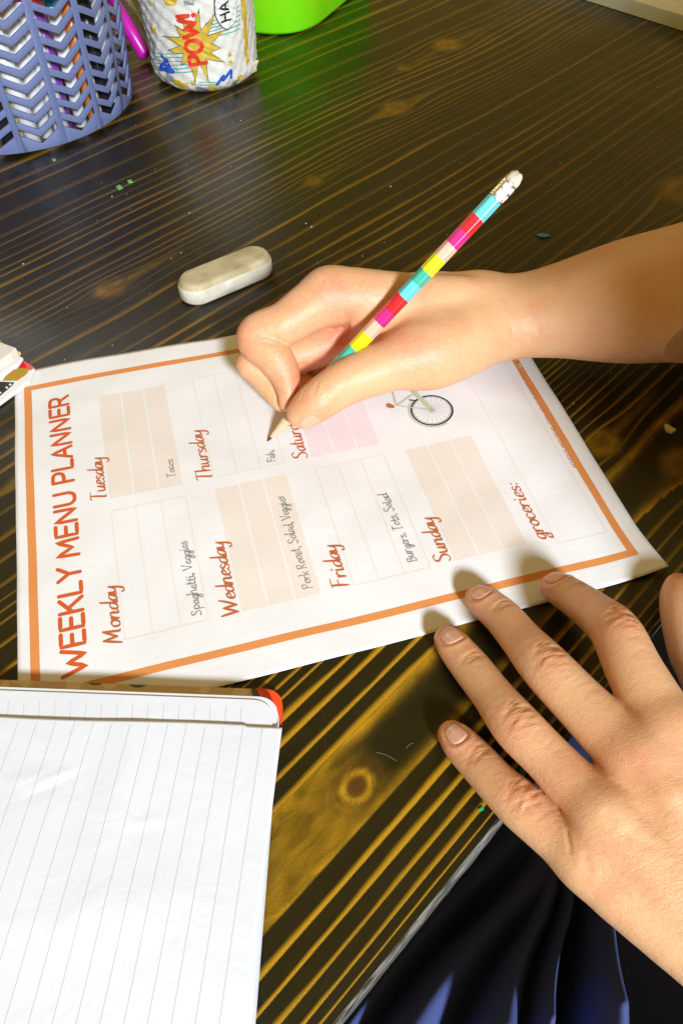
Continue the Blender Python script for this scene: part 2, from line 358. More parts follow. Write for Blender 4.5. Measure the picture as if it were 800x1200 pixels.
def write(g, text, font, origin, dirv, upv, size, length, width, surf, z, mi=0, brush=0.0, **kw):
    st, adv = layout(text, font, **kw)
    sx = (length / size) / adv if length else 1.0
    o = np.array(origin, float); d = np.array(dirv, float); u = np.array(upv, float)
    for k, s in enumerate(st):
        ribbon(g, [o + d * (p[0] * sx * size) + u * (p[1] * size) for p in s], width, surf, z + .012 * (k % 5), mi, brush)

# =================================================================== PLANNER SHEET
PW, PL_ = 215.9, 279.4
PC = [at(23, 867.6)[:2], at(779, 671)[:2], at(573.5, 342)[:2], at(17.3, 437)[:2]]  # u0v0, u1v0, u1v1, u0v1
def paper_xy(x, y):
    a = x / PL_; b = y / PW
    return PC[0] * (1 - a) * (1 - b) + PC[1] * a * (1 - b) + PC[2] * a * b + PC[3] * (1 - a) * b
def paper_z(x, y):
    z = .35 + .55 * math.sin(x * .045 + y * .02 + 1) * math.sin(y * .038 - x * .012) + .28 * math.sin(x * .11 + 2 * math.sin(y * .05)) * math.sin(y * .09 + 1)
    z = max(z, -.2) + .45
    c = math.hypot(PL_ - x, y)         # lifted corner
    if c < 34: z += 5.0 * (1 - c / 34) ** 2
    return z
def paper(x, y, z=0):
    # x,y are true sheet millimetres measured by back projection
    return (x, y, paper_z(x, y) + z)

def paper_mat(name, col, rough=.8, wr=.22):
    mt = mat(name, col, rough); nt = mt.node_tree; N = nt.nodes.new; L = nt.links.new; p = nt.nodes['Principled BSDF']
    tc = N('ShaderNodeTexCoord'); n1 = N('ShaderNodeTexNoise'); n1.inputs['Scale'].default_value = 38; n1.inputs['Detail'].default_value = 6; n1.inputs['Roughness'].default_value = .55; n1.inputs['Distortion'].default_value = .6
    L(tc.outputs['Object'], n1.inputs['Vector']); bp = N('ShaderNodeBump'); bp.inputs['Strength'].default_value = wr; bp.inputs['Distance'].default_value = .0022
    L(n1.outputs['Fac'], bp.inputs['Height']); L(bp.outputs[0], p.inputs['Normal'])
    mx = N('ShaderNodeMix'); mx.data_type = 'RGBA'; n2 = N('ShaderNodeTexNoise'); n2.inputs['Scale'].default_value = 25; n2.inputs['Detail'].default_value = 3; L(tc.outputs['Object'], n2.inputs['Vector'])
    L(n2.outputs['Fac'], mx.inputs[0]); mx.inputs[6].default_value = (*[c * .93 for c in col], 1); mx.inputs[7].default_value = (*col, 1); L(mx.outputs[2], p.inputs['Base Color'])
    p.inputs['Specular IOR Level'].default_value = .25
    return mt
M_PAPER = paper_mat('white_paper', (.82, .80, .78))
def ink(name, col): return mat(name, col, .7, **{'Specular IOR Level': .2})
I_BORDER = ink('border_orange', (.70, .265, .075)); I_TITLE = ink('title_orange', (.60, .105, .018)); I_WORD = ink('word_orange', (.50, .125, .03))
I_PEACH = paper_mat('peach_fill', (.80, .705, .62)); I_PINK = paper_mat('pink_fill', (.82, .70, .70)); I_LINE = ink('pale_rule', (.77, .70, .63)); I_PENCIL = ink('pencil_grey', (.25, .23, .20))
I_BLACK = ink('black_ink', (.02, .02, .02)); I_SAGE = ink('sage_ink', (.50, .55, .36)); I_BROWN = ink('brown_ink', (.45, .17, .04)); I_GREY = ink('grey_ink', (.35, .35, .33)); I_WHITE = ink('white_ink', (.86, .84, .8))

planner = empty('menu_planner_sheet', 'white printed weekly menu planner sheet with orange border, being written on', 'sheet of paper')
def build_planner():
    nx, ny = 140, 108; V = []; F = []
    for i in range(nx + 1):
        for j in range(ny + 1):
            a, b = i / nx * PL_, j / ny * PW; q = paper_xy(a, b); V.append((q[0], q[1], paper_z(q[0], q[1])))
    for i in range(nx):
        for j in range(ny): a = i * (ny + 1) + j; F.append((a, a + ny + 1, a + ny + 2, a + 1))
    sh = mesh_np('sheet', V, F, M_PAPER, planner)
    md = sh.modifiers.new('thickness', 'SOLIDIFY'); md.thickness = .00012; md.offset = -1
    # border: four mitred strips with corners measured on the sheet
    def strip(g, a0, a1, b0, b1, z, mi=0, n=60):
        V = []; F = []
        for k in range(n + 1):
            t = k / n; p = np.array(a0) * (1 - t) + np.array(a1) * t; q = np.array(b0) * (1 - t) + np.array(b1) * t
            V += [paper(*p, z), paper(*(p * .5 + q * .5), z), paper(*q, z)]
        for k in range(n):
            F += [(3 * k, 3 * k + 1, 3 * k + 4, 3 * k + 3), (3 * k + 1, 3 * k + 2, 3 * k + 5, 3 * k + 4)]
        g.add(V, F, mi)
    g = G()
    O = [(5.0, 13.2), (271.6, 12.6), (273.6, 201.3), (4.3, 203)]; Ii = [(8.8, 16.8), (267.8, 16.3), (269.6, 197.6), (8.3, 199.3)]
    for k in range(4): strip(g, O[k], O[(k + 1) % 4], Ii[k], Ii[(k + 1) % 4], .06)
    g.build('printed_border', I_BORDER, planner)
    g = G(); write(g, 'WEEKLY MENU PLANNER', CAPS, (27.2, 21.0), (0, 1), (-1, 0), 9.6, 171, 1.85, paper, .07, track=.05); g.build('heading', I_TITLE, planner)
    # day boxes
    boxes = [('Monday', 43.5, 0, 0), ('Tuesday', 43.5, 1, 1), ('Wednesday', 93.5, 0, 1), ('Thursday', 94.3, 1, 0), ('Friday', 143.6, 0, 0), ('Saturday', 144.2, 1, 2), ('Sunday', 190.8, 0, 1)]
    for (nm, x0, colm, fill) in boxes:
        y0, y1 = ((31.8, 102.4), (110.2, 183.6))[colm]; xs = [x0, x0 + 11.6, x0 + 23.6, x0 + 35.6]
        g = G()
        if fill:
            for k in range(3): strip(g, (xs[k] + (.45 if k else 0), y0), (xs[k] + (.45 if k else 0), y1), (xs[k + 1] - .45, y0), (xs[k + 1] - .45, y1), .06, 0, 24)
            ob = g.build('filled_box', I_PINK if fill == 2 else I_PEACH, planner)
        else:
            for k, x in enumerate(xs): ribbon(g, [(x, y0 + (y1 - y0) * t / 20) for t in range(21)], .7, paper, .06, 0, cap=False)
            for y in (y0, y1): ribbon(g, [(xs[0] + (xs[3] - xs[0]) * t / 12, y) for t in range(13)], .55, paper, .075, 0, cap=False)
            ob = g.build('ruled_box', I_LINE, planner)
    br = lambda T, t: (.62 + .75 * abs(T[0]) ** 1.5) * (.55 + .45 * math.sin(math.pi * min(1, max(0, t * .9 + .08))))
    for (nm, x, y, ln) in (('Monday', 42.2, 30.8, 30), ('Tuesday', 42.0, 110.7, 28.5), ('Wednesday', 92.2, 30.8, 40.5), ('Thursday', 93.2, 109.8, 35.5), ('Friday', 141.4, 32.2, 23.5), ('Saturday', 142.0, 110.6, 33), ('Sunday', 189.4, 32.3, 26.5), ('groceries:', 236.2, 32.1, 36)):
        g = G(); write(g, nm, LOW, (x, y), (0, 1), (-1, 0), 7.6, ln, .86, paper, .13, brush=br, slant=.12); g.build('day_name' if nm[-1] == 'y' else 'groceries_heading', I_WORD, planner)
    for (tx, x, y, ln, sz) in (('Spaghetti, Veggies', 76.6, 35.0, 41, 4.6), ('Tacos', 76.2, 116.2, 12.2, 4.2), ('Pork Roast, Salad, Veggies', 125.6, 35.6, 54, 4.6), ('Burgers, Tots, Salad', 174.2, 36.8, 41.5, 4.6), ('Fish,', 126.0, 112.4, 8.4, 4.2)):
        g = G(); write(g, tx, LOW, (x, y), (-.02, 1), (-1, 0), sz, ln, .40, paper, .15, brush=lambda T, t: .55 + .75 * abs(math.sin(t * 2.6 + T[0] * 1.3)), jit=.08, slant=.05); g.build('handwriting', I_PENCIL, planner)
    g = G(); write(g, 'ADVENTURESOFMEL.COM, ADVENTURESOFMEL INC', {**CAPS}, (268.6, 68.5), (.03, 1), (-1, .03), 1.7, 75, .3, paper, .07); g.build('small_print', ink('small_print_red', (.55, .2, .12)), planner)
    g = G()
    for P in ([(239.8, 28.5), (239.8, 196)], [(264.5, 28.5), (264.5, 196)]):
        ribbon(g, [tuple(np.array(P[0]) * (1 - t / 30) + np.array(P[1]) * t / 30) for t in range(31)], .5, paper, .06, cap=False)
    for y in (28.5, 196): ribbon(g, [(239.8 + 24.7 * t / 10, y) for t in range(11)], .5, paper, .075, cap=False)
    g.build('ruled_box', I_LINE, planner)
    # printed bicycle
    g = G()
    def arc(c, r, a0, a1, w, z, mi, n=48): ribbon(g, [(c[0] + r * math.cos(a0 + (a1 - a0) * k / n), c[1] + r * math.sin(a0 + (a1 - a0) * k / n)) for k in range(n + 1)], w, paper, z, mi, cap=False)
    for c in ((212.8, 125.4), (212.8, 161.5)):
        arc(c, 10.9, 0, 2 * math.pi, .95, .10, 0); arc(c, 10.0, 0, 2 * math.pi, .4, .11, 3)
        for k in range(20):
            a = k * math.pi / 10; ribbon(g, [(c[0] + 1 * math.cos(a), c[1] + 1 * math.sin(a)), (c[0] + 9.9 * math.cos(a), c[1] + 9.9 * math.sin(a))], .16, paper, .09 + .001 * k, 3, cap=False)
        arc(c, .9, 0, 2 * math.pi, .8, .14, 3); arc(c, 12.2, math.pi * .72, math.pi * 1.62, .9, .12, 1)
    def seg(a, b, w, mi, z=.16): ribbon(g, [tuple(np.array(a) * (1 - t / 6) + np.array(b) * t / 6) for t in range(7)], w, paper, z, mi)
    seg((212.8, 125.4), (207.5, 143.5), 2.9, 1, .15); seg((212.8, 125.4), (196, 134), .7, 1); seg((196, 134), (214, 143.5), 1.1, 1, .17)
    seg((196, 135), (198, 152), 1.1, 1, .18); seg((214, 143.5), (199, 153), 1.1, 1, .19); seg((194, 151), (212.8, 161.5), 1.1, 1, .2); seg((194, 151), (192, 146), .8, 0, .21)
    P = [(191.2, 136.8), (190.4, 134.2), (192.4, 132.6), (194.4, 132.4), (194.8, 134.2), (193.2, 136.4)]
    g.add([paper(*q, .2) for q in P], [tuple(range(6))], 2)
    seg((206.5, 134.8), (204.0, 136.0), .9, 0, .22)
    g.build('printed_bicycle', [I_BLACK, I_SAGE, I_BROWN, I_GREY], planner)
build_planner()

# =================================================================== PENCIL
PT = at(313, 517, .9); PE = at(608, 203, 110.0)
pax = (PE - PT) / np.linalg.norm(PE - PT); PLEN = np.linalg.norm(PE - PT)
def frame(ax, up=(0, 0, 1)):
    ax = np.array(ax, float) / np.linalg.norm(ax); s = np.cross(ax, up); s /= np.linalg.norm(s); n = np.cross(s, ax); return ax, s, n
def revolve(g, o, ax, prof, n=24, mi=0, closed=True, phase=0.0):
    a, s, u = frame(ax); V = []; F = []
    for (d, r) in prof:
        for k in range(n):
            t = 2 * math.pi * k / n + phase; V.append(np.array(o) + a * d + (s * math.cos(t) + u * math.sin(t)) * r)
    for i in range(len(prof) - 1):
        for k in range(n): F.append((i * n + k, i * n + (k + 1) % n, (i + 1) * n + (k + 1) % n, (i + 1) * n + k))
    if closed: F.append(tuple(range(n))[::-1]); F.append(tuple((len(prof) - 1) * n + k for k in range(n)))
    g.add(V, F, mi)
SIDE = -1
def build_pencil():
    p = empty('pencil', 'colour-block striped pencil with gold ferrule and worn white rubber, held in the writing hand', 'pencil', None)
    g = G(); revolve(g, PT, pax, [(0, .18), (.8, .45), (3.2, .95)], 16); g.build('lead', mat('graphite', (.04, .04, .045), .35), p)
    g = G(); revolve(g, PT, pax, [(3.2, .95), (12, 2.3), (20.5, 3.5)], 24, closed=False); g.build('sharpened_cone', mat('raw_wood', (.72, .50, .30), .7, mottle=(300, .5, (.55, .36, .2))), p)
    cols = {'teal': (.05, .46, .32), 'aqua': (.13, .62, .72), 'red': (.80, .008, .015), 'magenta': (.75, .01, .22), 'peach': (.86, .50, .36), 'yellow': (.90, .82, .005)}
    mats = {k: mat('paint_' + k, v, .28, **{'Coat Weight': .5, 'Coat Roughness': .12}) for k, v in cols.items()}
    ends = [(594.7, 233.5), (587, 241), (565, 262), (540, 289), (527, 306), (513, 318), (496, 334), (486, 345), (470, 358), (452, 382), (441, 396), (431, 401), (417, 415)]
    # distances along the pencil where each colour block ends, from photo pixels
    def dist_at(px, py):
        # closest point on pencil axis to view ray
        d = ray(px, py); d /= np.linalg.norm(d); w0 = PT - CAM
        a = pax @ pax; b = pax @ d; c = d @ d; e = pax @ w0; f = d @ w0
        return (b * f - c * e) / (a * c - b * b)
    marks = [dist_at(x, y) for (x, y) in ((587.5, 241), (560, 256), (574, 240.5))]
    fer0 = dist_at(580, 233)
    bounds = [fer0]
    for q in ((563, 258), (547, 276), (532.5, 291), (519, 306), (503.5, 323), (491, 336), (475.5, 351.5), (460, 368), (447, 381.5), (434, 395), (418, 411)): bounds.append(dist_at(*q))
    seq = ['aqua', 'red', 'magenta', 'peach', 'yellow', 'teal', 'aqua', 'red', 'magenta', 'peach', 'yellow']
    step = (bounds[1] - bounds[-1]) / 10
    b = bounds[-1]; more = ['teal', 'aqua', 'red', 'magenta', 'peach', 'yellow', 'teal', 'aqua']
    k = 0
    while b > 21: nb = max(20.5, b - step); bounds.append(nb); seq.append(more[k]); k += 1; b = nb
    for i, c in enumerate(seq):
        g = G(); revolve(g, PT, pax, [(bounds[i + 1], 3.8), (bounds[i], 3.8)], 6, closed=False, phase=.35); o = g.build('colour_band', mats[c], p, False); bv = o.modifiers.new('bevel', 'BEVEL'); bv.width = .0006; bv.segments = 3
    g = G(); n = [(fer0, 3.62)]
    L = PLEN - 5.5 - fer0
    for k in range(1, 24): n.append((fer0 + L * k / 24, 3.68 + (.12 if k % 4 < 2 and (k < 9 or k > 16) else 0)))
    n.append((PLEN - 5.5, 3.7)); revolve(g, PT, pax, n, 32, closed=False)
    fm = mat('gold_ferrule', (.78, .66, .42), .34, Metallic=.85); nt = fm.node_tree
    g.build('ferrule', fm, p)
    # white patterned wrap on the ferrule: little tilted tabs
    g = G(); a, s, u = frame(pax); rr = random.Random(4); cv = CAM - PE; tc = math.atan2(cv @ u, cv @ s)
    for k in range(34):
        d = fer0 + rr.uniform(1.2, L - 1.5); t = tc + rr.uniform(-.45, 1.9) * SIDE; w = rr.uniform(.4, 1.5); h = rr.uniform(.35, .9)
        V = [PT + a * (d + dd) + (s * math.cos(t + tt) + u * math.sin(t + tt)) * (3.86 + .004 * k) for dd, tt in ((-w, -h / 3.8), (w, -h / 3.8), (w, h / 3.8), (-w, h / 3.8))]
        g.add(V, [(0, 1, 2, 3)])
    g.build('ferrule_print', mat('white_print', (.85, .82, .8), .4), p, False)
    g = G(); revolve(g, PT, pax, [(PLEN - 6.5, 3.3), (PLEN - 4.4, 3.4), (PLEN - 3, 3.3), (PLEN - 1.6, 3.05), (PLEN - .6, 2.5), (PLEN + .1, 1.7), (PLEN + .3, .5)], 28)
    V = np.array(g.V); c = V - PT; V += (RNG.normal(0, .24, V.shape)); g.V = [tuple(v) for v in V]
    g.build('rubber', mat('rubber_cream', (.68, .63, .47), .8, bump=(500, .9, .001), mottle=(250, .8, (.42, .36, .25))), p)
build_pencil()

# =================================================================== SKIN: signed-distance hands
def chain_pts(ctrl, sub=5):
    P = np.array(ctrl, float)
    return np.array(cr([tuple(p) for p in P], sub)) if len(P) > 2 else P
class Field:
    def __init__(s, lo, hi, h):
        s.h = h; s.lo = np.array(lo, float); s.n = np.ceil((np.array(hi) - s.lo) / h).astype(int) + 1
        s.ax = [s.lo[i] + h * np.arange(s.n[i]) for i in range(3)]
    def new(s): return np.full(s.n, 60.0, np.float32)
    def box(s, lo, hi):
        a = np.clip(np.floor((lo - s.lo) / s.h).astype(int), 0, s.n); b = np.clip(np.ceil((hi - s.lo) / s.h).astype(int) + 1, 0, s.n)
        return tuple(slice(a[i], b[i]) for i in range(3))
    def cone(s, arr, p, q, pad=13, k=0.0):
        a, ra, b, rb = p[:3], p[3], q[:3], q[3]; r = max(ra, rb) + pad
        sl = s.box(np.minimum(a, b) - r, np.maximum(a, b) + r)
        if any(x.stop <= x.start for x in sl): return
        X = (s.ax[0][sl[0]][:, None, None]).astype(np.float32); Y = (s.ax[1][sl[1]][None, :, None]).astype(np.float32); Z = (s.ax[2][sl[2]][None, None, :]).astype(np.float32)
        d = b - a; L2 = float(d @ d) + 1e-9
        t = ((X - a[0]) * d[0] + (Y - a[1]) * d[1] + (Z - a[2]) * d[2]) / L2
        np.clip(t, 0, 1, out=t)
        D = np.sqrt((X - a[0] - t * d[0]) ** 2 + (Y - a[1] - t * d[1]) ** 2 + (Z - a[2] - t * d[2]) ** 2) - (ra + t * (rb - ra))
        sub = arr[sl]
        if k > 0:
            hh = np.maximum(k - np.abs(sub - D), 0) / k; arr[sl] = np.minimum(sub, D) - hh * hh * k * .25
        else: arr[sl] = np.minimum(sub, D)
    def chain(s, arr, ctrl, sub=5, pad=13, k=0.0):
        P = chain_pts(ctrl, sub)
        for i in range(len(P) - 1): s.cone(arr, P[i], P[i + 1], pad, k)
def smin(a, b, k):
    h = np.maximum(k - np.abs(a - b), 0) / k; return np.minimum(a, b) - h * h * k * .25

def surface_nets(f, lo, h):
    ins = f < 0; nx, ny, nz = f.shape
    c = ins[:-1, :-1, :-1].astype(np.int8)
    tot = c.copy() * 0
    for dx in (0, 1):
        for dy in (0, 1):
            for dz in (0, 1): tot += ins[dx:nx - 1 + dx, dy:ny - 1 + dy, dz:nz - 1 + dz]
    act = (tot > 0) & (tot < 8); I = np.argwhere(act)
    idx = np.full(act.shape, -1, np.int64); idx[act] = np.arange(len(I))
    acc = np.zeros((len(I), 3)); cnt = np.zeros(len(I))
    cor = {}
    for dx in (0, 1):
        for dy in (0, 1):
            for dz in (0, 1): cor[(dx, dy, dz)] = f[I[:, 0] + dx, I[:, 1] + dy, I[:, 2] + dz]
    for a in cor:
        for ax in range(3):
            if a[ax] == 0:
                b = list(a); b[ax] = 1; b = tuple(b); fa, fb = cor[a], cor[b]; m = (fa < 0) != (fb < 0)
                t = np.where(m, fa / np.where(m, fa - fb, 1), 0); p = np.array(a, float)[None, :].repeat(len(I), 0); p[:, ax] += t
                acc[m] += p[m]; cnt[m] += 1
    V = lo + h * (I + acc / cnt[:, None]); Fs = []
    for ax in range(3):
        o1, o2 = (ax + 1) % 3, (ax + 2) % 3
        s0 = [slice(1, -1)] * 3; s0[ax] = slice(0, -1); s1 = list(s0); s1[ax] = slice(1, None)
        # edges between grid points along ax (interior in others)
        A = ins[tuple(s0)]; B = ins[tuple(s1)]; E_ = np.argwhere(A != B)
        flip = A[tuple(E_.T)]
        base = E_.copy(); base[:, o1] += 1; base[:, o2] += 1
        def cell(d1, d2):
            q = base.copy(); q[:, o1] -= d1; q[:, o2] -= d2; return idx[q[:, 0], q[:, 1], q[:, 2]]
        Q = np.stack([cell(1, 1), cell(0, 1), cell(0, 0), cell(1, 0)], 1)
        Q[~flip] = Q[~flip][:, ::-1]; Fs.append(Q)
    F = np.concatenate(Fs); F = F[(F >= 0).all(1)]
    return V, F
def sample(f, lo, h, P):
    q = (P - lo) / h; i = np.clip(np.floor(q).astype(int), 0, np.array(f.shape) - 2); t = np.clip(q - i, 0, 1); r = 0
    for dx in (0, 1):
        for dy in (0, 1):
            for dz in (0, 1):
                w = (t[:, 0] if dx else 1 - t[:, 0]) * (t[:, 1] if dy else 1 - t[:, 1]) * (t[:, 2] if dz else 1 - t[:, 2])
                r = r + w * f[i[:, 0] + dx, i[:, 1] + dy, i[:, 2] + dz]
    return r
def grad(f, lo, h, P, e=.7):
    g = np.stack([sample(f, lo, h, P + e * np.eye(3)[k]) - sample(f, lo, h, P - e * np.eye(3)[k]) for k in range(3)], 1)
    return g / (np.linalg.norm(g, axis=1)[:, None] + 1e-9)

def skin_material():
    mt = bpy.data.materials.new('skin'); mt.use_nodes = True; nt = mt.node_tree; p = nt.nodes['Principled BSDF']; N = nt.nodes.new; L = nt.links.new
    tc = N('ShaderNodeTexCoord').outputs['Object']
    def noise(sc, det=4, vec=None, dist=0):
        n = N('ShaderNodeTexNoise'); n.inputs['Scale'].default_value = sc; n.inputs['Detail'].default_value = det; n.inputs['Distortion'].default_value = dist; L(vec or tc, n.inputs['Vector']); return n.outputs['Fac']
    at_ = N('ShaderNodeAttribute'); at_.attribute_name = 'pink'
    mo = noise(48, 6); fine = noise(520, 5)
    f = math_node(nt, 'ADD', math_node(nt, 'MULTIPLY', at_.outputs['Fac'], .8), math_node(nt, 'MULTIPLY', math_node(nt, 'SUBTRACT', mo, .44), 1.3))
    f = math_node(nt, 'ADD', f, math_node(nt, 'MULTIPLY', math_node(nt, 'SUBTRACT', fine, .5), .75))
    cl = N('ShaderNodeClamp'); L(f, cl.inputs[0])
    mx = N('ShaderNodeMix'); mx.data_type = 'RGBA'; L(cl.outputs[0], mx.inputs[0]); mx.inputs[6].default_value = (.76, .435, .225, 1); mx.inputs[7].default_value = (.68, .225, .12, 1)
    L(mx.outputs[2], p.inputs['Base Color'])
    p.inputs['Roughness'].default_value = .42; p.inputs['Specular IOR Level'].default_value = .50
    p.inputs['Subsurface Weight'].default_value = .22; p.inputs['Subsurface Radius'].default_value = (1.0, .35, .15); p.inputs['Subsurface Scale'].default_value = .004
    # skin relief: fine polygonal lines plus pores and long wrinkles
    vo = N('ShaderNodeTexVoronoi'); vo.feature = 'DISTANCE_TO_EDGE'; vo.inputs['Scale'].default_value = 900; L(tc, vo.inputs['Vector'])
    vr = N('ShaderNodeMapRange'); L(vo.outputs['Distance'], vr.inputs[0]); vr.inputs[2].default_value = .12
    w = N('ShaderNodeMapping'); w.inputs['Rotation'].default_value = (0, 0, .25); w.inputs['Scale'].default_value = (160, 760, 300); L(tc, w.inputs['Vector'])
    wr = noise(1, 4, w.outputs[0], .6)
    at2 = N('ShaderNodeAttribute'); at2.attribute_name = 'wrinkle'
    hgt = math_node(nt, 'ADD', math_node(nt, 'MULTIPLY', vr.outputs[0], .22), math_node(nt, 'ADD', math_node(nt, 'MULTIPLY', noise(420, 6), .55), math_node(nt, 'MULTIPLY', noise(1900, 3), .35)))
    hgt = math_node(nt, 'ADD', hgt, math_node(nt, 'MULTIPLY', wr, math_node(nt, 'MULTIPLY_ADD', at2.outputs['Fac'], 1.5, .35)))
    bp = N('ShaderNodeBump'); bp.inputs['Strength'].default_value = .42; bp.inputs['Distance'].default_value = .0005; L(hgt, bp.inputs['Height']); L(bp.outputs[0], p.inputs['Normal'])
    return mt
M_SKIN = skin_material()
M_NAIL = mat('nail', (.74, .39, .26), .36, **{'Specular IOR Level': .5, 'Subsurface Weight': .15, 'Subsurface Radius': (1, .4, .3), 'Subsurface Scale': .002, 'Coat Weight': .12, 'Coat Roughness': .25})
M_NAILTIP = mat('nail_free_edge', (.80, .58, .44), .45)

def hit(f, fld, px, py):
    d = ray(px, py); d /= np.linalg.norm(d); t = 150.0
    for _ in range(90):
        v = float(sample(f, fld.lo, fld.h, (CAM + d * t)[None])[0]); inside = all(fld.lo[i] < (CAM + d * t)[i] < fld.ax[i][-1] for i in range(3))
        if not inside: t += 3; continue
        if v < .05: break
        t += max(.1, min(v, 6) * .8)
    return CAM + d * t
def skin_mesh(name, f, fld, parent, grooves=(), bumps=(), pinks=(), wrinkles=()):
    V, F = surface_nets(f, fld.lo, fld.h)
    Nn = grad(f, fld.lo, fld.h, V); disp = np.zeros(len(V))
    for (c, d, hl, w, dep) in grooves:      # groove: centre, unit direction of the line, half length, width, depth
        q = V - c; b = q @ d; a = np.linalg.norm(q - b[:, None] * d - (q * 0), axis=1)
        # distance in the tangent plane: remove the normal component
        nrm = (q * Nn).sum(1); a2 = np.sqrt(np.maximum(a * a - nrm * nrm, 0))
        m = (np.abs(b) < hl * 1.5) & (np.abs(nrm) < 6)
        disp -= np.where(m, dep * np.exp(-(a2 / w) ** 2) * np.exp(-(b / hl) ** 4), 0)
    for (c, r, a) in bumps: disp += a * np.exp(-((V - c) ** 2).sum(1) / r ** 2)
    V = V + Nn * disp[:, None]
    pk = np.zeros(len(V)); wk = np.zeros(len(V))
    for (c, r, a) in pinks: pk += a * np.exp(-((V - c) ** 2).sum(1) / r ** 2)
    for (c, r, a) in wrinkles: wk = np.maximum(wk, a * np.exp(-((V - c) ** 2).sum(1) / r ** 2))
    return mesh_np(name, V, F, M_SKIN, parent, True, attrs=dict(pink=np.clip(pk, 0, 1.1), wrinkle=wk))

def nail(f, fld, parent, P, d, n, w, l, back=0.0):
    """nail plate hugging the finger: P centre of the nail on the bone axis, d toward the tip, n outwards"""
    d = d / np.linalg.norm(d); n = n - d * (n @ d); n /= np.linalg.norm(n); s = np.cross(d, n)
    NU, NV = 17, 15; pts = []; off = []
    for i in range(NU):
        t = i / (NU - 1); ta = t * 2 - 1
        for j in range(NV):
            b = (j / (NV - 1)) * 2 - 1
            yy = ta * l / 2
            # rounded outline
            wd = w / 2 * (1 - .32 * max(0, -ta) ** 3 - .10 * max(0, ta) ** 4)
            end = l / 2 * (1 - .26 * abs(b) ** 2.4) if ta > 0 else l / 2 * (1 - .20 * abs(b) ** 2)
            yy = ta * end
            p0 = P + d * yy + s * (b * wd); pts.append(p0); off.append((b, ta))
    P0 = np.array(pts); T = np.full(len(P0), 22.0)
    for _ in range(26):                       # march down on to the skin
        v = sample(f, fld.lo, fld.h, P0 + n * T[:, None]); T -= np.clip(v, -3, 3) * .8
    T = np.clip(T, -2, 22)
    Tm = T.reshape(NU, NV)
    mid = Tm[int(NU * .5), NV // 2]
    # a nail is flatter lengthways than the finger tip, so hold it up toward the free edge
    for i in range(NU):
        ta = i / (NU - 1) * 2 - 1
        if ta > 0: Tm[i] = np.maximum(Tm[i], Tm[int(NU * .5)] - .9 * ta ** 2 - .2 * ta)
    off = np.array(off); e = np.maximum(np.abs(off[:, 0]), -off[:, 1])
    lift = .32 - .62 * np.clip((e - .80) / .20, 0, 1) ** 1.5
    V = P0 + n * (Tm.ravel() + lift)[:, None]
    F = []; fm = []
    for i in range(NU - 1):
        for j in range(NV - 1): F.append((i * NV + j, (i + 1) * NV + j, (i + 1) * NV + j + 1, i * NV + j + 1)); fm.append(1 if i >= NU - 2 else 0)
    F = [q[::-1] for q in F]
    o = mesh_np('fingernail', V, F, [M_NAIL, M_NAILTIP], parent, True, fm)
    md = o.modifiers.new('thickness', 'SOLIDIFY'); md.thickness = .00035; md.offset = -1
    return o

def nail_folds(f, fld, P, d, n, w, l, bu, pk):
    d = d / np.linalg.norm(d); n = n - d * (n @ d); n /= np.linalg.norm(n); s = np.cross(d, n)
    for k in range(27):
        a = math.pi * (-.12 + 1.24 * k / 26)
        for (o, amp, r) in ((.35, -.38, .8), (1.5, .30, 1.3)):
            q = P + s * math.cos(a) * (w / 2 + o) - d * math.sin(a) * (l / 2 + o) * (.95 if math.sin(a) > 0 else 1.4)
            T = 22.0
            for _ in range(22): T -= float(np.clip(sample(f, fld.lo, fld.h, (q + n * T)[None])[0], -3, 3)) * .8
            bu.append((q + n * np.clip(T, -2, 22), r, amp * .55))
person = empty('person', 'person in navy clothes writing with one hand, the other spread on the table edge', 'person', None, (0, 0, 0))

def J(px, py, z, r): return np.array([*at(px, py, z), r])
def knuckle(J_, dvec, n, w, offs, grooves, dep=.35, wid=.75):
    d = dvec / np.linalg.norm(dvec); n = n - d * (n @ d); n /= np.linalg.norm(n); s = np.cross(d, n)
    for k, (o, hl, a) in enumerate(offs):
        q = s * math.cos(a) + d * math.sin(a)
        grooves.append((J_[:3] + n * w + d * o, q, hl, wid, dep * (1 - .15 * (k % 2))))

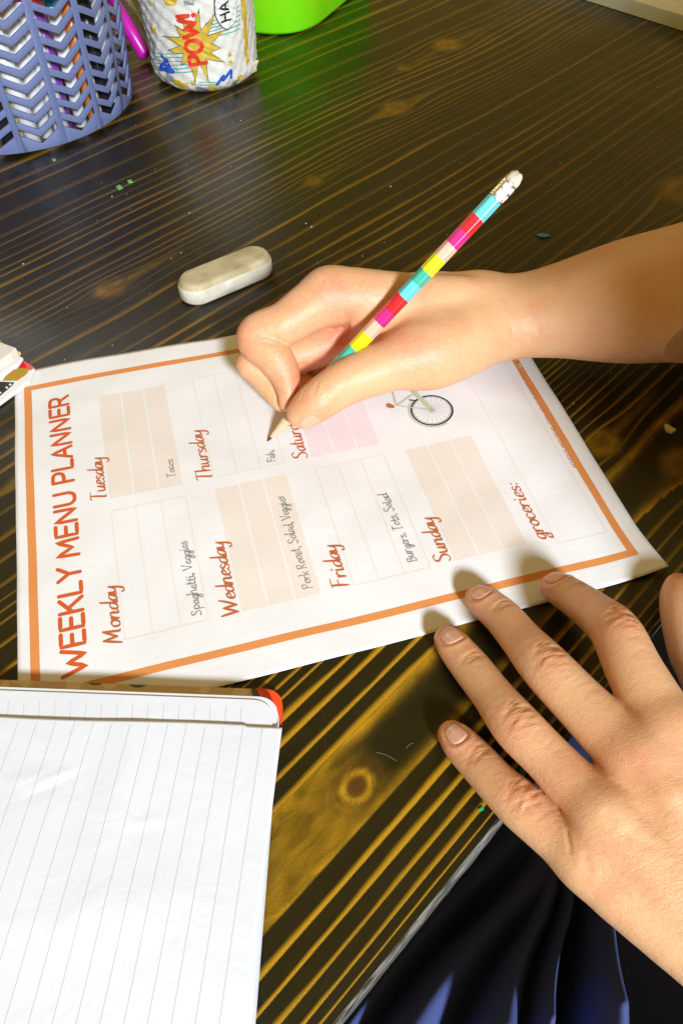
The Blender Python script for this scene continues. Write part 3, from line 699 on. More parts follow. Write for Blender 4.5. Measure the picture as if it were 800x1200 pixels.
# ---- left hand, spread on the table edge
def left_hand():
    fld = Field((120, -235, 0.3), (345, 30, 66), .8)
    Z = np.array([0, 0, 1.0])
    fing = {
     'pinky': [J(530, 862, 7.5, 5.6), J(541, 874, 8.5, 6.9), J(560, 894, 11, 7.4), J(583, 919, 15, 7.6), J(609, 943, 18, 8.4), J(637, 967, 20, 8.5), J(686, 1006, 23, 9.3)],
     'ring': [J(524, 749, 7, 5.5), J(534, 761, 8.5, 7.0), J(553, 784, 12, 7.7), J(577, 815, 18, 7.8), J(606, 852, 24, 8.9), J(648, 895, 27, 8.6), J(708, 958, 31, 10.0)],
     'middle': [J(560, 702, 7.5, 5.6), J(570, 708, 9, 7.1), J(590, 725, 14, 7.8), J(611, 750, 21, 8.1), J(640, 783, 29, 9.3), J(684, 829, 32, 9.7), J(748, 893, 36, 11.2)],
     'index': [J(648, 688, 8, 5.8), J(658, 692, 10.5, 7.2), J(680, 706, 17, 7.9), J(701, 722, 26, 8.4), J(722, 742, 35, 9.3), J(745, 790, 38, 10.0), J(785, 862, 39, 11.2)],
     'thumb': [J(795, 688, 11, 6.0), J(797, 700, 12, 8.0), J(803, 722, 13, 9.6), J(812, 765, 15, 9.2), J(826, 790, 17, 9.8), J(850, 850, 20, 10.5), J(872, 930, 24, 12.5)],
    }
    W = np.array([238, -168, 34.0])
    FF = fld.new()
    for k, c in fing.items():
        a = fld.new(); fld.chain(a, c, 5, pad=9)
        FF = smin(FF, a, .5)
    palm = fld.new()
    mc = {'pinky': np.array([222, -158, 26, 11.]), 'ring': np.array([228, -160, 33, 11.5]), 'middle': np.array([237, -162, 38, 12.]), 'index': np.array([246, -158, 38, 12.])}
    for k in mc:
        a = fing[k][-1]; b = mc[k]; m = a * .5 + b * .5; m[3] = (10.4, 10.8, 11.2, 11.4)[list(mc).index(k)]
        a2 = a.copy(); a2[3] *= 1.0
        fld.chain(palm, [a2, m, b], 4, pad=13, k=6.0)
    # palm flesh below the metacarpals
    fld.cone(palm, np.array([198, -108, 22, 11.]), np.array([232, -158, 24, 15.5]), k=8)
    fld.cone(palm, np.array([222, -95, 24, 13.]), np.array([238, -150, 26, 16.]), k=8)
    fld.cone(palm, fing['thumb'][-1], np.array([248, -148, 30, 15.]), k=9)
    fld.cone(palm, np.array([248, -108, 28, 11.]), np.array([242, -140, 28, 13.]), k=9)
    # wrist and forearm
    fld.chain(palm, [np.array([230, -158, 31, 16.]), np.array([243, -182, 31, 17.5]), np.array([268, -222, 34, 22.]), np.array([300, -265, 38, 27.])], 4, k=8)
    fld.chain(palm, [np.array([244, -158, 33, 16.]), np.array([256, -178, 33, 17.5]), np.array([284, -212, 36, 22.]), np.array([316, -252, 40, 27.])], 4, k=8)
    f = smin(palm, FF, 5.0)
    # flattened where it rests on the table
    Zg = fld.ax[2][None, None, :].astype(np.float32); f = -smin(-f, (Zg - 1.3) + f * 0, 1.5)
    X = fld.ax[0][:, None, None]; Y = fld.ax[1][None, :, None]
    # beyond the table edge nothing flattens the hand; stop the mesh at the box sides
    f[0] = f[-1] = 5; f[:, 0] = f[:, -1] = 5; f[:, :, 0] = f[:, :, -1] = 5
    gr = []; bu = []; pk = []; wr = []
    for k, c in fing.items():
        tip, nl, dip, mid, pip, prox, mcp = c
        dd = pip[:3] - dip[:3]; nn = Z.copy()
        if k == 'thumb': nn = np.array([.8, .1, .55])
        if k != 'thumb':
            dp = (prox - mid)[:3]
            knuckle(pip, dp, nn, pip[3] * .97, [(-4.6, 2.6, .25), (-3.0, 4.2, .12), (-1.5, 5.2, -.06), (-.1, 5.8, .05), (1.3, 5.4, .12), (2.7, 4.8, -.10), (4.2, 4.0, .12), (5.8, 2.8, -.2)], gr, .46, .55)
            rk = random.Random(int(pip[0] * 7))
            for q in range(9): knuckle(prox * (.25 + .5 * rk.random()) + mid * .0 + pip * 0 + prox * 0 if False else (pip + (prox - pip) * rk.uniform(.25, 1.1)), dp, nn, pip[3] * 1.0, [(0, rk.uniform(2, 4), rk.uniform(-.25, .25))], gr, .10, .5)
            knuckle(dip, (mid - nl)[:3], nn, dip[3] * .97, [(-1.1, 4.2, .1), (.7, 4.6, -.06), (2.3, 3.2, .05)], gr, .36, .6)
            bu.append((pip[:3] + Z * pip[3], 5.0, .7)); bu.append((mcp[:3] + Z * mcp[3], 7.5, 1.0)); pk.append((pip[:3] + Z * pip[3], 7, .40)); wr.append((pip[:3] + Z * pip[3], 9, 1.0)); wr.append((dip[:3] + Z * dip[3], 6, .7))
            pk.append((mcp[:3] + Z * mcp[3], 12, .10))
        pk.append((tip[:3], 11, .55))
    wr.append((np.array([215, -120, 45]), 30, .8))
    # web creases between the fingers running on to the back of the hand
    def crease(a, b, z, w=.9, dep=.8):
        A = hit(f, fld, *a); B = hit(f, fld, *b); gr.append(((A + B) / 2, (B - A) / np.linalg.norm(B - A), np.linalg.norm(B - A) * .5, w, dep))
    crease((652, 945), (664, 970), 0, .65, .45); crease((664, 972), (669, 1000), 0, .65, .5)
    crease((706, 950), (722, 972), 0, 1.4, .45); crease((722, 972), (742, 985), 0, 1.4, .35); crease((742, 985), (775, 995), 0, 1.6, .25)
    crease((684, 1000), (692, 1022), 0, 1.4, .35)
    for (x, y, r, a) in ((752, 900, 7, .40), (790, 850, 12, .2), (640, 780, 8, .3), (607, 853, 8, .3), (722, 738, 8, .3), (540, 872, 9, .35)): pk.append((hit(f, fld, x, y), r, a))
    # extensor tendons and a vein on the back of the hand
    for (a, b, h) in (((762, 900), (800, 985), .5), ((712, 965), (790, 1070), .35), ((780, 925), (800, 935), .3)):
        A = hit(f, fld, *a); B = hit(f, fld, *b)
        for t in np.linspace(0, 1, 9): bu.append((A + (B - A) * t, 4.0, h * .45))
    NL = []
    for k, w, l in (('pinky', 7.4, 8.2), ('ring', 8.8, 9.4), ('middle', 8.8, 9.2), ('index', 8.6, 9.0), ('thumb', 11, 12)):
        c = fing[k]; d = c[0][:3] - c[2][:3]; n = Z.copy()
        if k == 'thumb': n = np.array([.85, .1, .5])
        if k == 'pinky': n = np.array([-.12, 0, 1.])
        P = c[0][:3] * .45 + c[1][:3] * .55 - d / np.linalg.norm(d) * .6
        NL.append((P, d, n, w, l)); nail_folds(f, fld, P, d, n, w, l, bu, pk)
    for (a, b) in (('index', 'middle'), ('middle', 'ring'), ('ring', 'pinky')):     # hollows between the knuckles
        q = (fing[a][-1][:3] + fing[b][-1][:3]) / 2 + Z * 11
        for t in range(5): bu.append((q + (W + Z * 14 - q) * t * .12, 6.5, -.55 * (1 - t * .15)))
    for k in ('index', 'middle', 'ring', 'pinky'):                                  # extensor tendons
        q = fing[k][-1][:3] + Z * fing[k][-1][3]; e = W + Z * 16
        for t in range(1, 16): bu.append((q + (e - q) * t / 18, 2.8, .30))
    o = skin_mesh('left_arm', f, fld, person, gr, bu, pk, wr)
    for (P, d, n, w, l) in NL: nail(f, fld, o, P, d, n, w, l)
    return o
LH = left_hand()

# ---- right hand, gripping the pencil
def right_hand():
    fld = Field((96, 96, 0.2), (430, 214, 92), .8)
    Z = np.array([0, 0, 1.0])
    def ax(f): return PT + (PE - PT) * f
    fing = {
     'index': [J(337, 472, 20, 4.4), J(337, 459, 24, 5.4), J(333, 438, 29, 7.8), J(320, 417, 35, 9.4), J(302, 395, 40, 10.7), J(334, 379, 45, 10.8), J(362, 360, 49, 12.0), J(386, 347, 51, 13.4)],
     'middle': [J(330, 472, 14, 4.8), J(326, 464, 16.5, 6.0), J(313, 447, 20, 7.2), J(302, 433, 24, 7.8), J(298, 425, 26, 8.6), J(338, 420, 23, 9.2), J(385, 402, 25, 10.5), J(430, 375, 32, 12)],
     'ring': [J(372, 462, 9, 6.5), J(350, 450, 9, 7.5), J(332, 432, 11, 8), J(322, 412, 14, 8.6), J(360, 400, 18, 10), J(435, 360, 25, 12)],
     'pinky': [J(400, 450, 8, 6.2), J(376, 440, 8, 7), J(356, 422, 9, 7.5), J(348, 402, 10, 8), J(375, 380, 12, 8.5), J(445, 345, 16, 11)],
     'thumb': [J(350, 487, 21, 5.8), J(357, 482, 23, 8.4), J(372, 470, 27, 10.0), J(392, 456, 30, 10.6), J(416, 443, 33, 11.4), J(448, 431, 35, 12.4), J(482, 418, 35, 13.6)],
    }
    FF = fld.new()
    for k, c in fing.items():
        a = fld.new(); fld.chain(a, c, 5, pad=9); FF = smin(FF, a, 1.4)
    palm = fld.new()
    Wr = J(590, 366, 34, 17)
    fld.chain(palm, [fing['index'][-1], J(470, 352, 46, 12), J(560, 358, 40, 13)], 4, k=6)
    fld.chain(palm, [fing['middle'][-1], J(490, 350, 36, 12), J(570, 360, 33, 14)], 4, k=6)
    fld.chain(palm, [fing['ring'][-1], J(500, 355, 26, 13), J(575, 366, 26, 15)], 4, k=6)
    fld.chain(palm, [fing['pinky'][-1], J(510, 362, 18, 13), J(575, 374, 20, 15)], 4, k=6)
    # thumb ball and the web to the index finger
    fld.chain(palm, [fing['thumb'][-1], J(515, 412, 34, 14), J(565, 390, 32, 15)], 4, k=8)
    fld.cone(palm, J(455, 395, 30, 10), J(540, 385, 32, 15), k=9)
    fld.cone(palm, J(470, 385, 22, 12), J(545, 385, 24, 15), k=9)
    fld.cone(palm, J(430, 372, 40, 8), J(500, 378, 40, 11), k=9)
    # wrist and forearm: two bones side by side
    for ch_ in ([J(570, 370, 33, 13), J(600, 370, 35, 15), J(660, 364, 39, 18.5), J(730, 354, 44, 24), J(810, 342, 49, 28.5), J(940, 328, 54, 36)],
                [J(565, 350, 36, 11.5), J(600, 350, 35, 11), J(660, 339, 38, 14.5), J(730, 324, 42, 19), J(810, 306, 46, 21), J(940, 285, 52, 30)],
                [J(565, 388, 30, 12), J(600, 390, 30, 11.5), J(660, 388, 33, 12.5), J(730, 384, 38, 17), J(810, 378, 44, 19.5), J(940, 370, 52, 30)]):
        tmp = fld.new(); fld.chain(tmp, ch_, 12, pad=16); palm = smin(palm, tmp, 12.0)
    f = smin(palm, FF, 5.5)
    Zg = fld.ax[2][None, None, :].astype(np.float32); f = -smin(-f, (Zg - 1.5) + f * 0, 1.5)
    IPT = None
    # the pencil lies in the web: press a shallow channel so that skin and wood touch but do not cross
    ch = fld.new(); fld.cone(ch, np.array([*(PT + pax * 4), 2.6]), np.array([*PE, 3.1]), pad=6)
    f = -smin(-f, ch, .8)
    f[0] = f[-1] = 5; f[:, 0] = f[:, -1] = 5; f[:, :, 0] = f[:, :, -1] = 5
    gr = []; bu = []; pk = []; wr = []
    def crease(a, b, z, w=.9, dep=.8):
        A = hit(f, fld, *a); B = hit(f, fld, *b); gr.append(((A + B) / 2, (B - A) / np.linalg.norm(B - A), np.linalg.norm(B - A) * .5, w, dep))
    crease((308, 400), (326, 405), 0, .8, .5); crease((326, 405), (348, 407), 0, .8, .65); crease((409, 368), (405, 386), 0, 1.3, 1.5); crease((405, 386), (397, 402), 0, 1.3, 1.7)
    crease((352, 470), (360, 452), 0, .8, .3); crease((368, 462), (374, 447), 0, .8, .3); crease((377, 462), (383, 446), 0, .8, .25); crease((588, 345), (602, 368), 0, 1.3, .35); crease((596, 378), (602, 396), 0, 1.2, .25)
    crease((380, 326), (372, 340), 0, 1.2, .2)
    for (x, y, r, a) in ((352, 432, 7, .9), (402, 392, 7, 1.2), (372, 488, 9, .45), (285, 400, 8, .3), (385, 345, 12, .3), (350, 470, 6, .4), (300, 440, 7, .2), (470, 400, 14, .15)): pk.append((hit(f, fld, x, y), r, a))
    pk += [(J(352, 440, 30, 0)[:3], 12, .9), (J(405, 385, 44, 0)[:3], 9, .5), (J(370, 497, 20, 0)[:3], 10, .3), (J(282, 395, 40, 0)[:3], 10, .45), (J(395, 420, 26, 0)[:3], 14, .8), (J(395, 335, 60, 0)[:3], 12, .35)]  # strong pink in the thumb gap stands in for shade, besides skin redness
    for (x, y, r, a) in ((384, 456, 6.5, .9), (402, 462, 6, -.5), (360, 478, 5, .3), (284, 392, 5, .8), (374, 326, 7, .8), (350, 352, 6, -.5), (432, 352, 9, -.4), (330, 385, 7, .4)): bu.append((hit(f, fld, x, y), r, a))
    rk = random.Random(5)
    for q in range(14):
        x, y = rk.uniform(296, 345), rk.uniform(372, 400); crease((x, y), (x + rk.uniform(-4, 4), y + rk.uniform(7, 12)), 0, .5, .12)
    for q in range(10):
        x = rk.uniform(362, 392); crease((x, 452 + rk.uniform(-3, 3)), (x - 6, 470 + rk.uniform(-3, 3)), 0, .5, .14)
    wr += [(J(375, 465, 32, 0)[:3], 14, .6), (J(560, 390, 45, 0)[:3], 30, .5)]
    o = skin_mesh('right_arm', f, fld, person, gr, bu, pk, wr)
    c = fing['thumb']; d = c[0][:3] - c[2][:3]
    nail(f, fld, o, c[1][:3] - d / np.linalg.norm(d) * 0, d, np.array([.1, -.95, .0]), 9.5, 9.5)
    return o
RH = right_hand()

# =================================================================== DRESS: lap and torso (beside and below the table, mostly out of frame)
def cloth_mat():
    mt = mat('navy_cloth', (.075, .10, .27), .75, **{'Specular IOR Level': .25})
    nt = mt.node_tree; N = nt.nodes.new; L = nt.links.new; p = nt.nodes['Principled BSDF']
    tc = N('ShaderNodeTexCoord'); w = N('ShaderNodeTexWave'); w.inputs['Scale'].default_value = 700; w.inputs['Distortion'].default_value = 1.0; L(tc.outputs['Object'], w.inputs['Vector'])
    n = N('ShaderNodeTexNoise'); n.inputs['Scale'].default_value = 1400; L(tc.outputs['Object'], n.inputs['Vector'])
    bp = N('ShaderNodeBump'); bp.inputs['Strength'].default_value = .5; bp.inputs['Distance'].default_value = .0004
    L(math_node(nt, 'ADD', w.outputs['Fac'], n.outputs['Fac']), bp.inputs['Height']); L(bp.outputs[0], p.inputs['Normal']); return mt
M_NAVY = cloth_mat()
ZL = -95.0
RID = [((583, 1078), (478, 1212), 9, 72), ((622, 1098), (575, 1212), 7, 66), ((657, 1098), (622, 1212), 4, 66), ((713, 1068), (697, 1212), 6.5, 72), ((548, 1040), (425, 1190), 5, 62)]
RID = [(at(a[0], a[1], ZL)[:2], at(b[0], b[1], ZL)[:2], w, h) for a, b, w, h in RID]
SHADE_RISE = 22.0  # top of the unseen skirt rise added to shade the lap
def lap_z(X, Y):
    Z = -158 - 4 * np.sin(X * .03) * np.cos(Y * .025); S = SHADE_RISE - (Y + 268) * .69
    for A, B, w, h in RID:
        d = B - A; Ln = np.linalg.norm(d); d = d / Ln; n = np.array([-d[1], d[0]])
        t = ((X - A[0]) * d[0] + (Y - A[1]) * d[1]) / Ln; c = (X - A[0]) * n[0] + (Y - A[1]) * n[1] + 2.2 * np.sin(t * 2.6)
        crest = np.minimum(S - 2 + 22 * np.clip(t, -1, 1.3), -50); ww = w * (1.0 + .8 * np.clip(t, 0, 1.6))  # crests shaped to clear the added shade and catch light as streaks
        Z = np.maximum(Z, -158 + (crest + 158) * np.exp(-np.abs(c / (1.35 * ww)) ** 2))
    k = np.clip((-212 - Y) / 56, 0, 1); k = k * k * (3 - 2 * k)        # unseen rise of the cloth, added to keep light off the lap
    return Z * (1 - k) + (SHADE_RISE - 4 * np.sin(X * .012)) * k
xs = nonuni(20, 560, 60, 290, 1.0, 5); ys = nonuni(-430, 60, -220, -40, 1.0, 5); XX, YY = np.meshgrid(xs, ys, indexing='ij')
I = np.arange(XX.size).reshape(XX.shape)
F = np.stack([I[:-1, :-1].ravel(), I[1:, :-1].ravel(), I[1:, 1:].ravel(), I[:-1, 1:].ravel()], 1)
lap = mesh_np('skirt', np.stack([XX.ravel(), YY.ravel(), lap_z(XX, YY).ravel()], 1), F, M_NAVY, person)
md = lap.modifiers.new('thickness', 'SOLIDIFY'); md.thickness = .002; md.offset = -1
def torso():
    g = G(); c = np.array([456., -174.]); n = 48; V = []; F = []
    rows = [(-150, 205, 130), (-60, 190, 118), (60, 180, 108), (180, 190, 112), (290, 205, 112), (360, 200, 95), (395, 130, 70), (405, 70, 55)]
    for (z, ra, rb) in rows:
        for k in range(n):
            a = 2 * math.pi * k / n; x = math.cos(a) * ra; y = math.sin(a) * rb; f = 1.0
            q = c + gd * x * f + gn * (y * f - 28 * (z > 300)); V.append((q[0], q[1], z))
    for i in range(len(rows) - 1):
        for k in range(n): F.append((i * n + k, i * n + (k + 1) % n, (i + 1) * n + (k + 1) % n, (i + 1) * n + k))
    F.append(tuple((len(rows) - 1) * n + k for k in range(n))); F.append(tuple(range(n))[::-1]); g.add(V, F)
    o = g.build('bodice', M_NAVY, person); o.modifiers.new('smooth', 'SUBSURF').levels = 1
torso()

# =================================================================== NOTEBOOK (open, bottom left)
nb = empty('notebook', 'open lined notebook with white pages and an orange floral cover corner, lying over the planner', 'notebook')
ZP = 10.95
def poly_round(P, radii, n=8):
    out = []; N_ = len(P)
    for i in range(N_):
        p = np.array(P[i], float); a = np.array(P[i - 1], float); b = np.array(P[(i + 1) % N_], float); r = radii[i]
        if r <= 0: out.append(p); continue
        u = (a - p) / np.linalg.norm(a - p); v = (b - p) / np.linalg.norm(b - p)
        for k in range(n + 1):
            t = k / n; out.append((p + u * r) * (1 - t) ** 2 + 2 * p * t * (1 - t) + (p + v * r) * t ** 2)
    return out
def slab(g, outline, z0, z1, mi=0, bev=.0, side=None):
    n = len(outline); side = mi if side is None else side
    c = np.mean(outline, axis=0)
    def ins(d): return [p + (c - p) / np.linalg.norm(c - p) * d for p in outline]
    o2 = ins(bev) if bev else outline
    V = [(*p, z0) for p in outline] + [(*p, z1 - bev) for p in outline] + [(*p, z1) for p in o2]
    F = [(i, (i + 1) % n, n + (i + 1) % n, n + i) for i in range(n)]
    F2 = [(n + i, n + (i + 1) % n, 2 * n + (i + 1) % n, 2 * n + i) for i in range(n)] if bev else []
    b = 2 * n if bev else n
    if not bev: V = V[:2 * n]
    g.add(V, F, side); 
    off = len(g.V) - len(V)
    g.F += [tuple(off + i for i in f) for f in F2]; g.M += [side] * len(F2)
    g.F.append(tuple(off + b + i for i in range(n))); g.M.append(mi)
    g.F.append(tuple(off + i for i in range(n))[::-1]); g.M.append(side)
M_PAGE = paper_mat('page_white', (.73, .75, .78), .75, .30)
M_PAGE2 = paper_mat('page_under', (.74, .75, .79), .7, .25)
def nb_q(px, py, z): return at(px, py, z)[:2]
def floral(name, base, spots):
    mt = mat(name, base, .35); nt = mt.node_tree; N = nt.nodes.new; L = nt.links.new; p = nt.nodes['Principled BSDF']; tc = N('ShaderNodeTexCoord').outputs['Object']
    cur = None
    for i, (sc, th, col) in enumerate(spots):
        v = N('ShaderNodeTexVoronoi'); v.inputs['Scale'].default_value = sc; v.inputs['Randomness'].default_value = 1; mp = N('ShaderNodeMapping'); mp.inputs['Location'].default_value = (i * .37, i * .71, 0); mp.inputs['Scale'].default_value = (1, 1, .05); L(tc, mp.inputs[0]); L(mp.outputs[0], v.inputs['Vector'])
        c = math_node(nt, 'LESS_THAN', v.outputs['Distance'], th); mx = N('ShaderNodeMix'); mx.data_type = 'RGBA'; L(c, mx.inputs[0])
        if cur is None: mx.inputs[6].default_value = (*base, 1)
        else: L(cur, mx.inputs[6])
        mx.inputs[7].default_value = (*col, 1); cur = mx.outputs[2]
    L(cur, p.inputs['Base Color']); return mt
M_COVER = floral('floral_cover', (.62, .42, .20), [(60, .35, (.08, .10, .07)), (90, .3, (.75, .55, .3)), (40, .30, (.75, .10, .02))])
M_CORN = floral('orange_corner', (.80, .075, .015), [(150, .25, (.85, .30, .02)), (110, .22, (.8, .12, .03))])
BRx, BRy = nb_q(272, 1330, ZP); 
cov = poly_round([nb_q(-260, 788, 2.2), nb_q(331, 809, 2.2), nb_q(283, 1330, 2.2), nb_q(-700, 1330, 2.2)], [0, 9, 0, 0])
g = G(); slab(g, cov, .9, 2.6, 0); g.build('cover', M_COVER, nb, False)
g = G(); A, B, C_ = nb_q(299, 808, 2.7), nb_q(332, 809, 2.7), nb_q(329.5, 850, 2.7)
cc = poly_round([A, B + (B - A) * .0, C_, (A + C_) / 2 + (A + C_ - 2 * B) * .06], [0, 8.6, 0, 0]); slab(g, [c + np.array([.25, .25]) for c in cc], .7, 2.95, 0); g.build('cover_corner', M_CORN, nb, False)
# page block: rounded slab made of stacked leaves
blk = poly_round([nb_q(-260, 795, 9.5), nb_q(327, 817, 9.5), nb_q(286, 1330, 9.5), nb_q(-700, 1330, 9.5)], [0, 8.5, 0, 0])
g = G(); n = 9
for k in range(n):
    z0 = 2.7 + k * .76; o = [p + (RNG.normal(0, .12, 2)) for p in [np.array([0, 0])]][0]
    slab(g, [p + o for p in blk], z0, z0 + .70, 0)
g.build('page_block', M_PAGE2, nb, False)
# the leaf under the top leaf: rounded corner, rule ticks
lf = poly_round([nb_q(-260, 799.5, 10.2), nb_q(321, 821, 10.2), nb_q(287, 1330, 10.2), nb_q(-700, 1330, 10.2)], [0, 8.5, 0, 0])
g = G(); slab(g, lf, 9.65, 10.15, 0); g.build('under_page', M_PAGE2, nb, False)
# top leaf: a gently buckled sheet with its top edge wavering, ruled lines on it
TL, TR = nb_q(-260, 826, ZP), nb_q(330.5, 853, ZP); BR_, BL_ = nb_q(272, 1330, ZP), nb_q(-640, 1330, ZP)
def leaf(a, b, dz=0):
    e = 1.2 * math.sin(a * 9) * (1 - b) * (a < .93)
    p = TL * (1 - a) * (1 - b) + TR * a * (1 - b) + BR_ * a * b + BL_ * (1 - a) * b
    z = ZP + .25 * math.sin(p[0] * .06 + p[1] * .03) * math.sin(p[1] * .05 + 1) - (.9 * (1 - b / .05) * (a > .9) if b < .05 else 0) * 0
    # two shallow creases
    for (cx, cy, dx, dy, L_, w, h) in CREASE:
        q0, q1 = p[0] - cx, p[1] - cy; t = q0 * dx + q1 * dy; c = -q0 * dy + q1 * dx
        if abs(t) < L_ * 1.6: z += h * math.exp(-(t / L_) ** 2) * (math.exp(-(c / w) ** 2) - .5 * math.exp(-((c + w * 1.6) / (w * 1.5)) ** 2))
    return (p[0], p[1] + e * .6, z + dz)
CREASE = []
for (a, b, L_, w, h) in (((20, 930), (95, 896), 9, 1.6, .35), ((150, 968), (190, 962), 8, 1.8, .2), ((25, 912), (60, 905), 8, 2.5, .25), ((150, 870), (120, 1000), 25, 8, .5), ((60, 1080), (200, 1060), 25, 9, .5)):
    A, B = nb_q(*a, ZP), nb_q(*b, ZP); d = (B - A) / np.linalg.norm(B - A); CREASE.append((*((A + B) / 2), *d, L_, w, h))
V = []; F = []; na, nbb = 150, 130
for i in range(na + 1):
    for j in range(nbb + 1): V.append(leaf(i / na, j / nbb))
for i in range(na):
    for j in range(nbb): k = i * (nbb + 1) + j; F.append((k, k + nbb + 1, k + nbb + 2, k + 1))
o = mesh_np('top_page', V, [f[::-1] for f in F], M_PAGE, nb); md = o.modifiers.new('thickness', 'SOLIDIFY'); md.thickness = .00025; md.offset = 0
g = G(); M_RULE = ink('rule_grey', (.52, .54, .57))
e_ = TL - TR
for k in range(22):
    # rules found in the photo by their pixels at the rows y=850 and y=1200
    A = nb_q(308 - 22.2 * k, 850, ZP); B = nb_q(257 - 28.0 * k, 1200, ZP)
    P = []
    for t in np.linspace(-.02, 1.22, 70):
        p = A * (1 - t) + B * t
        # invert the bilinear patch approximately
        a, b = .5, .5
        for _ in range(6):
            c = TL * (1 - a) * (1 - b) + TR * a * (1 - b) + BR_ * a * b + BL_ * (1 - a) * b
            da = -TL * (1 - b) + TR * (1 - b) + BR_ * b - BL_ * b; db = -TL * (1 - a) - TR * a + BR_ * a + BL_ * (1 - a)
            r = np.linalg.solve(np.stack([da, db], 1), p - c); a += r[0]; b += r[1]
        if 0 < a < 1 and 0.004 < b < 1: P.append((a, b))
    if len(P) > 2:
        V = []; F = []
        for i, (a, b) in enumerate(P):
            q = np.array(leaf(a, b, .16)); V += [q + [-.16, 0, 0], q + [.16, 0, 0]]
        F = [(2 * i, 2 * i + 1, 2 * i + 3, 2 * i + 2) for i in range(len(P) - 1)]; g.add(V, F)
for k in range(17):
    x = 282 - 18.2 * k; A, B = nb_q(x + 1.0, 829 - k * .5, 10.2), nb_q(x - .8, 850, 10.2)
    g.add([(*(A + [-.12, 0]), 10.24), (*(A + [.12, 0]), 10.24), (*(B + [.12, 0]), 10.24), (*(B + [-.12, 0]), 10.24)], [(0, 1, 2, 3)])
g.build('ruled_lines', M_RULE, nb, False)

# =================================================================== ERASER
def build_eraser():
    A = at(231, 336, 6); B = at(297, 309, 6); d = (B - A)[:2]; Ln = np.linalg.norm(d); d /= Ln; n = np.array([-d[1], d[0]]); hw = 11.3; ez = 13.2
    V = []; F = []; rings = []
    prof = [(-1.2, .35), (0, 1.4), (.2, 5), (.2, 8.2), (-.6, 10.2), (-2.4, ez)]   # outward offset, z
    for (o, z) in prof:
        r = hw + o; ring = []
        for k in range(17): a = -math.pi / 2 + math.pi * k / 16; ring.append(B[:2] + d * (r * math.cos(a)) + n * (r * math.sin(a)))
        for k in range(17): a = math.pi / 2 + math.pi * k / 16; ring.append(A[:2] + d * (r * math.cos(a)) + n * (r * math.sin(a)))
        rings.append([(*p, z) for p in ring])
    m = len(rings[0]); g = G(); g.V = [v for r in rings for v in r]
    for i in range(len(rings) - 1):
        for k in range(m): g.F.append((i * m + k, i * m + (k + 1) % m, (i + 1) * m + (k + 1) % m, (i + 1) * m + k)); g.M.append(0 if i < 4 else 1)
    b = len(g.V); c0 = [(*(A[:2]), ez + .25), (*(B[:2]), ez + .25)]
    # top: inner ring then fill
    inner = [tuple(np.array(v) * .75 + np.array([*((A[:2] + B[:2]) / 2 + np.clip((np.array(v[:2]) - (A[:2] + B[:2]) / 2) @ d, -Ln / 2, Ln / 2) * d), v[2]]) * .25 + np.array([0, 0, .12])) for v in rings[-1]]
    g.V += inner; t0 = (len(rings) - 1) * m
    for k in range(m): g.F.append((t0 + k, t0 + (k + 1) % m, b + (k + 1) % m, b + k)); g.M.append(1)
    g.F.append(tuple(b + k for k in range(m))); g.M.append(1)
    me = mat('eraser_white', (.68, .64, .53), .6, bump=(180, .5, .0014), mottle=(90, .8, (.50, .43, .30)))
    mt = mat('eraser_grubby_top', (.52, .43, .26), .65, bump=(220, .45, .0012), mottle=(70, .9, (.36, .28, .14)))
    o = g.build('eraser', [me, mt], None); o.modifiers.new('b', 'BEVEL').width = .0006
    tag(o, 'white oblong eraser with rounded ends and a grubby tan top, lying above the planner', 'eraser')
build_eraser()

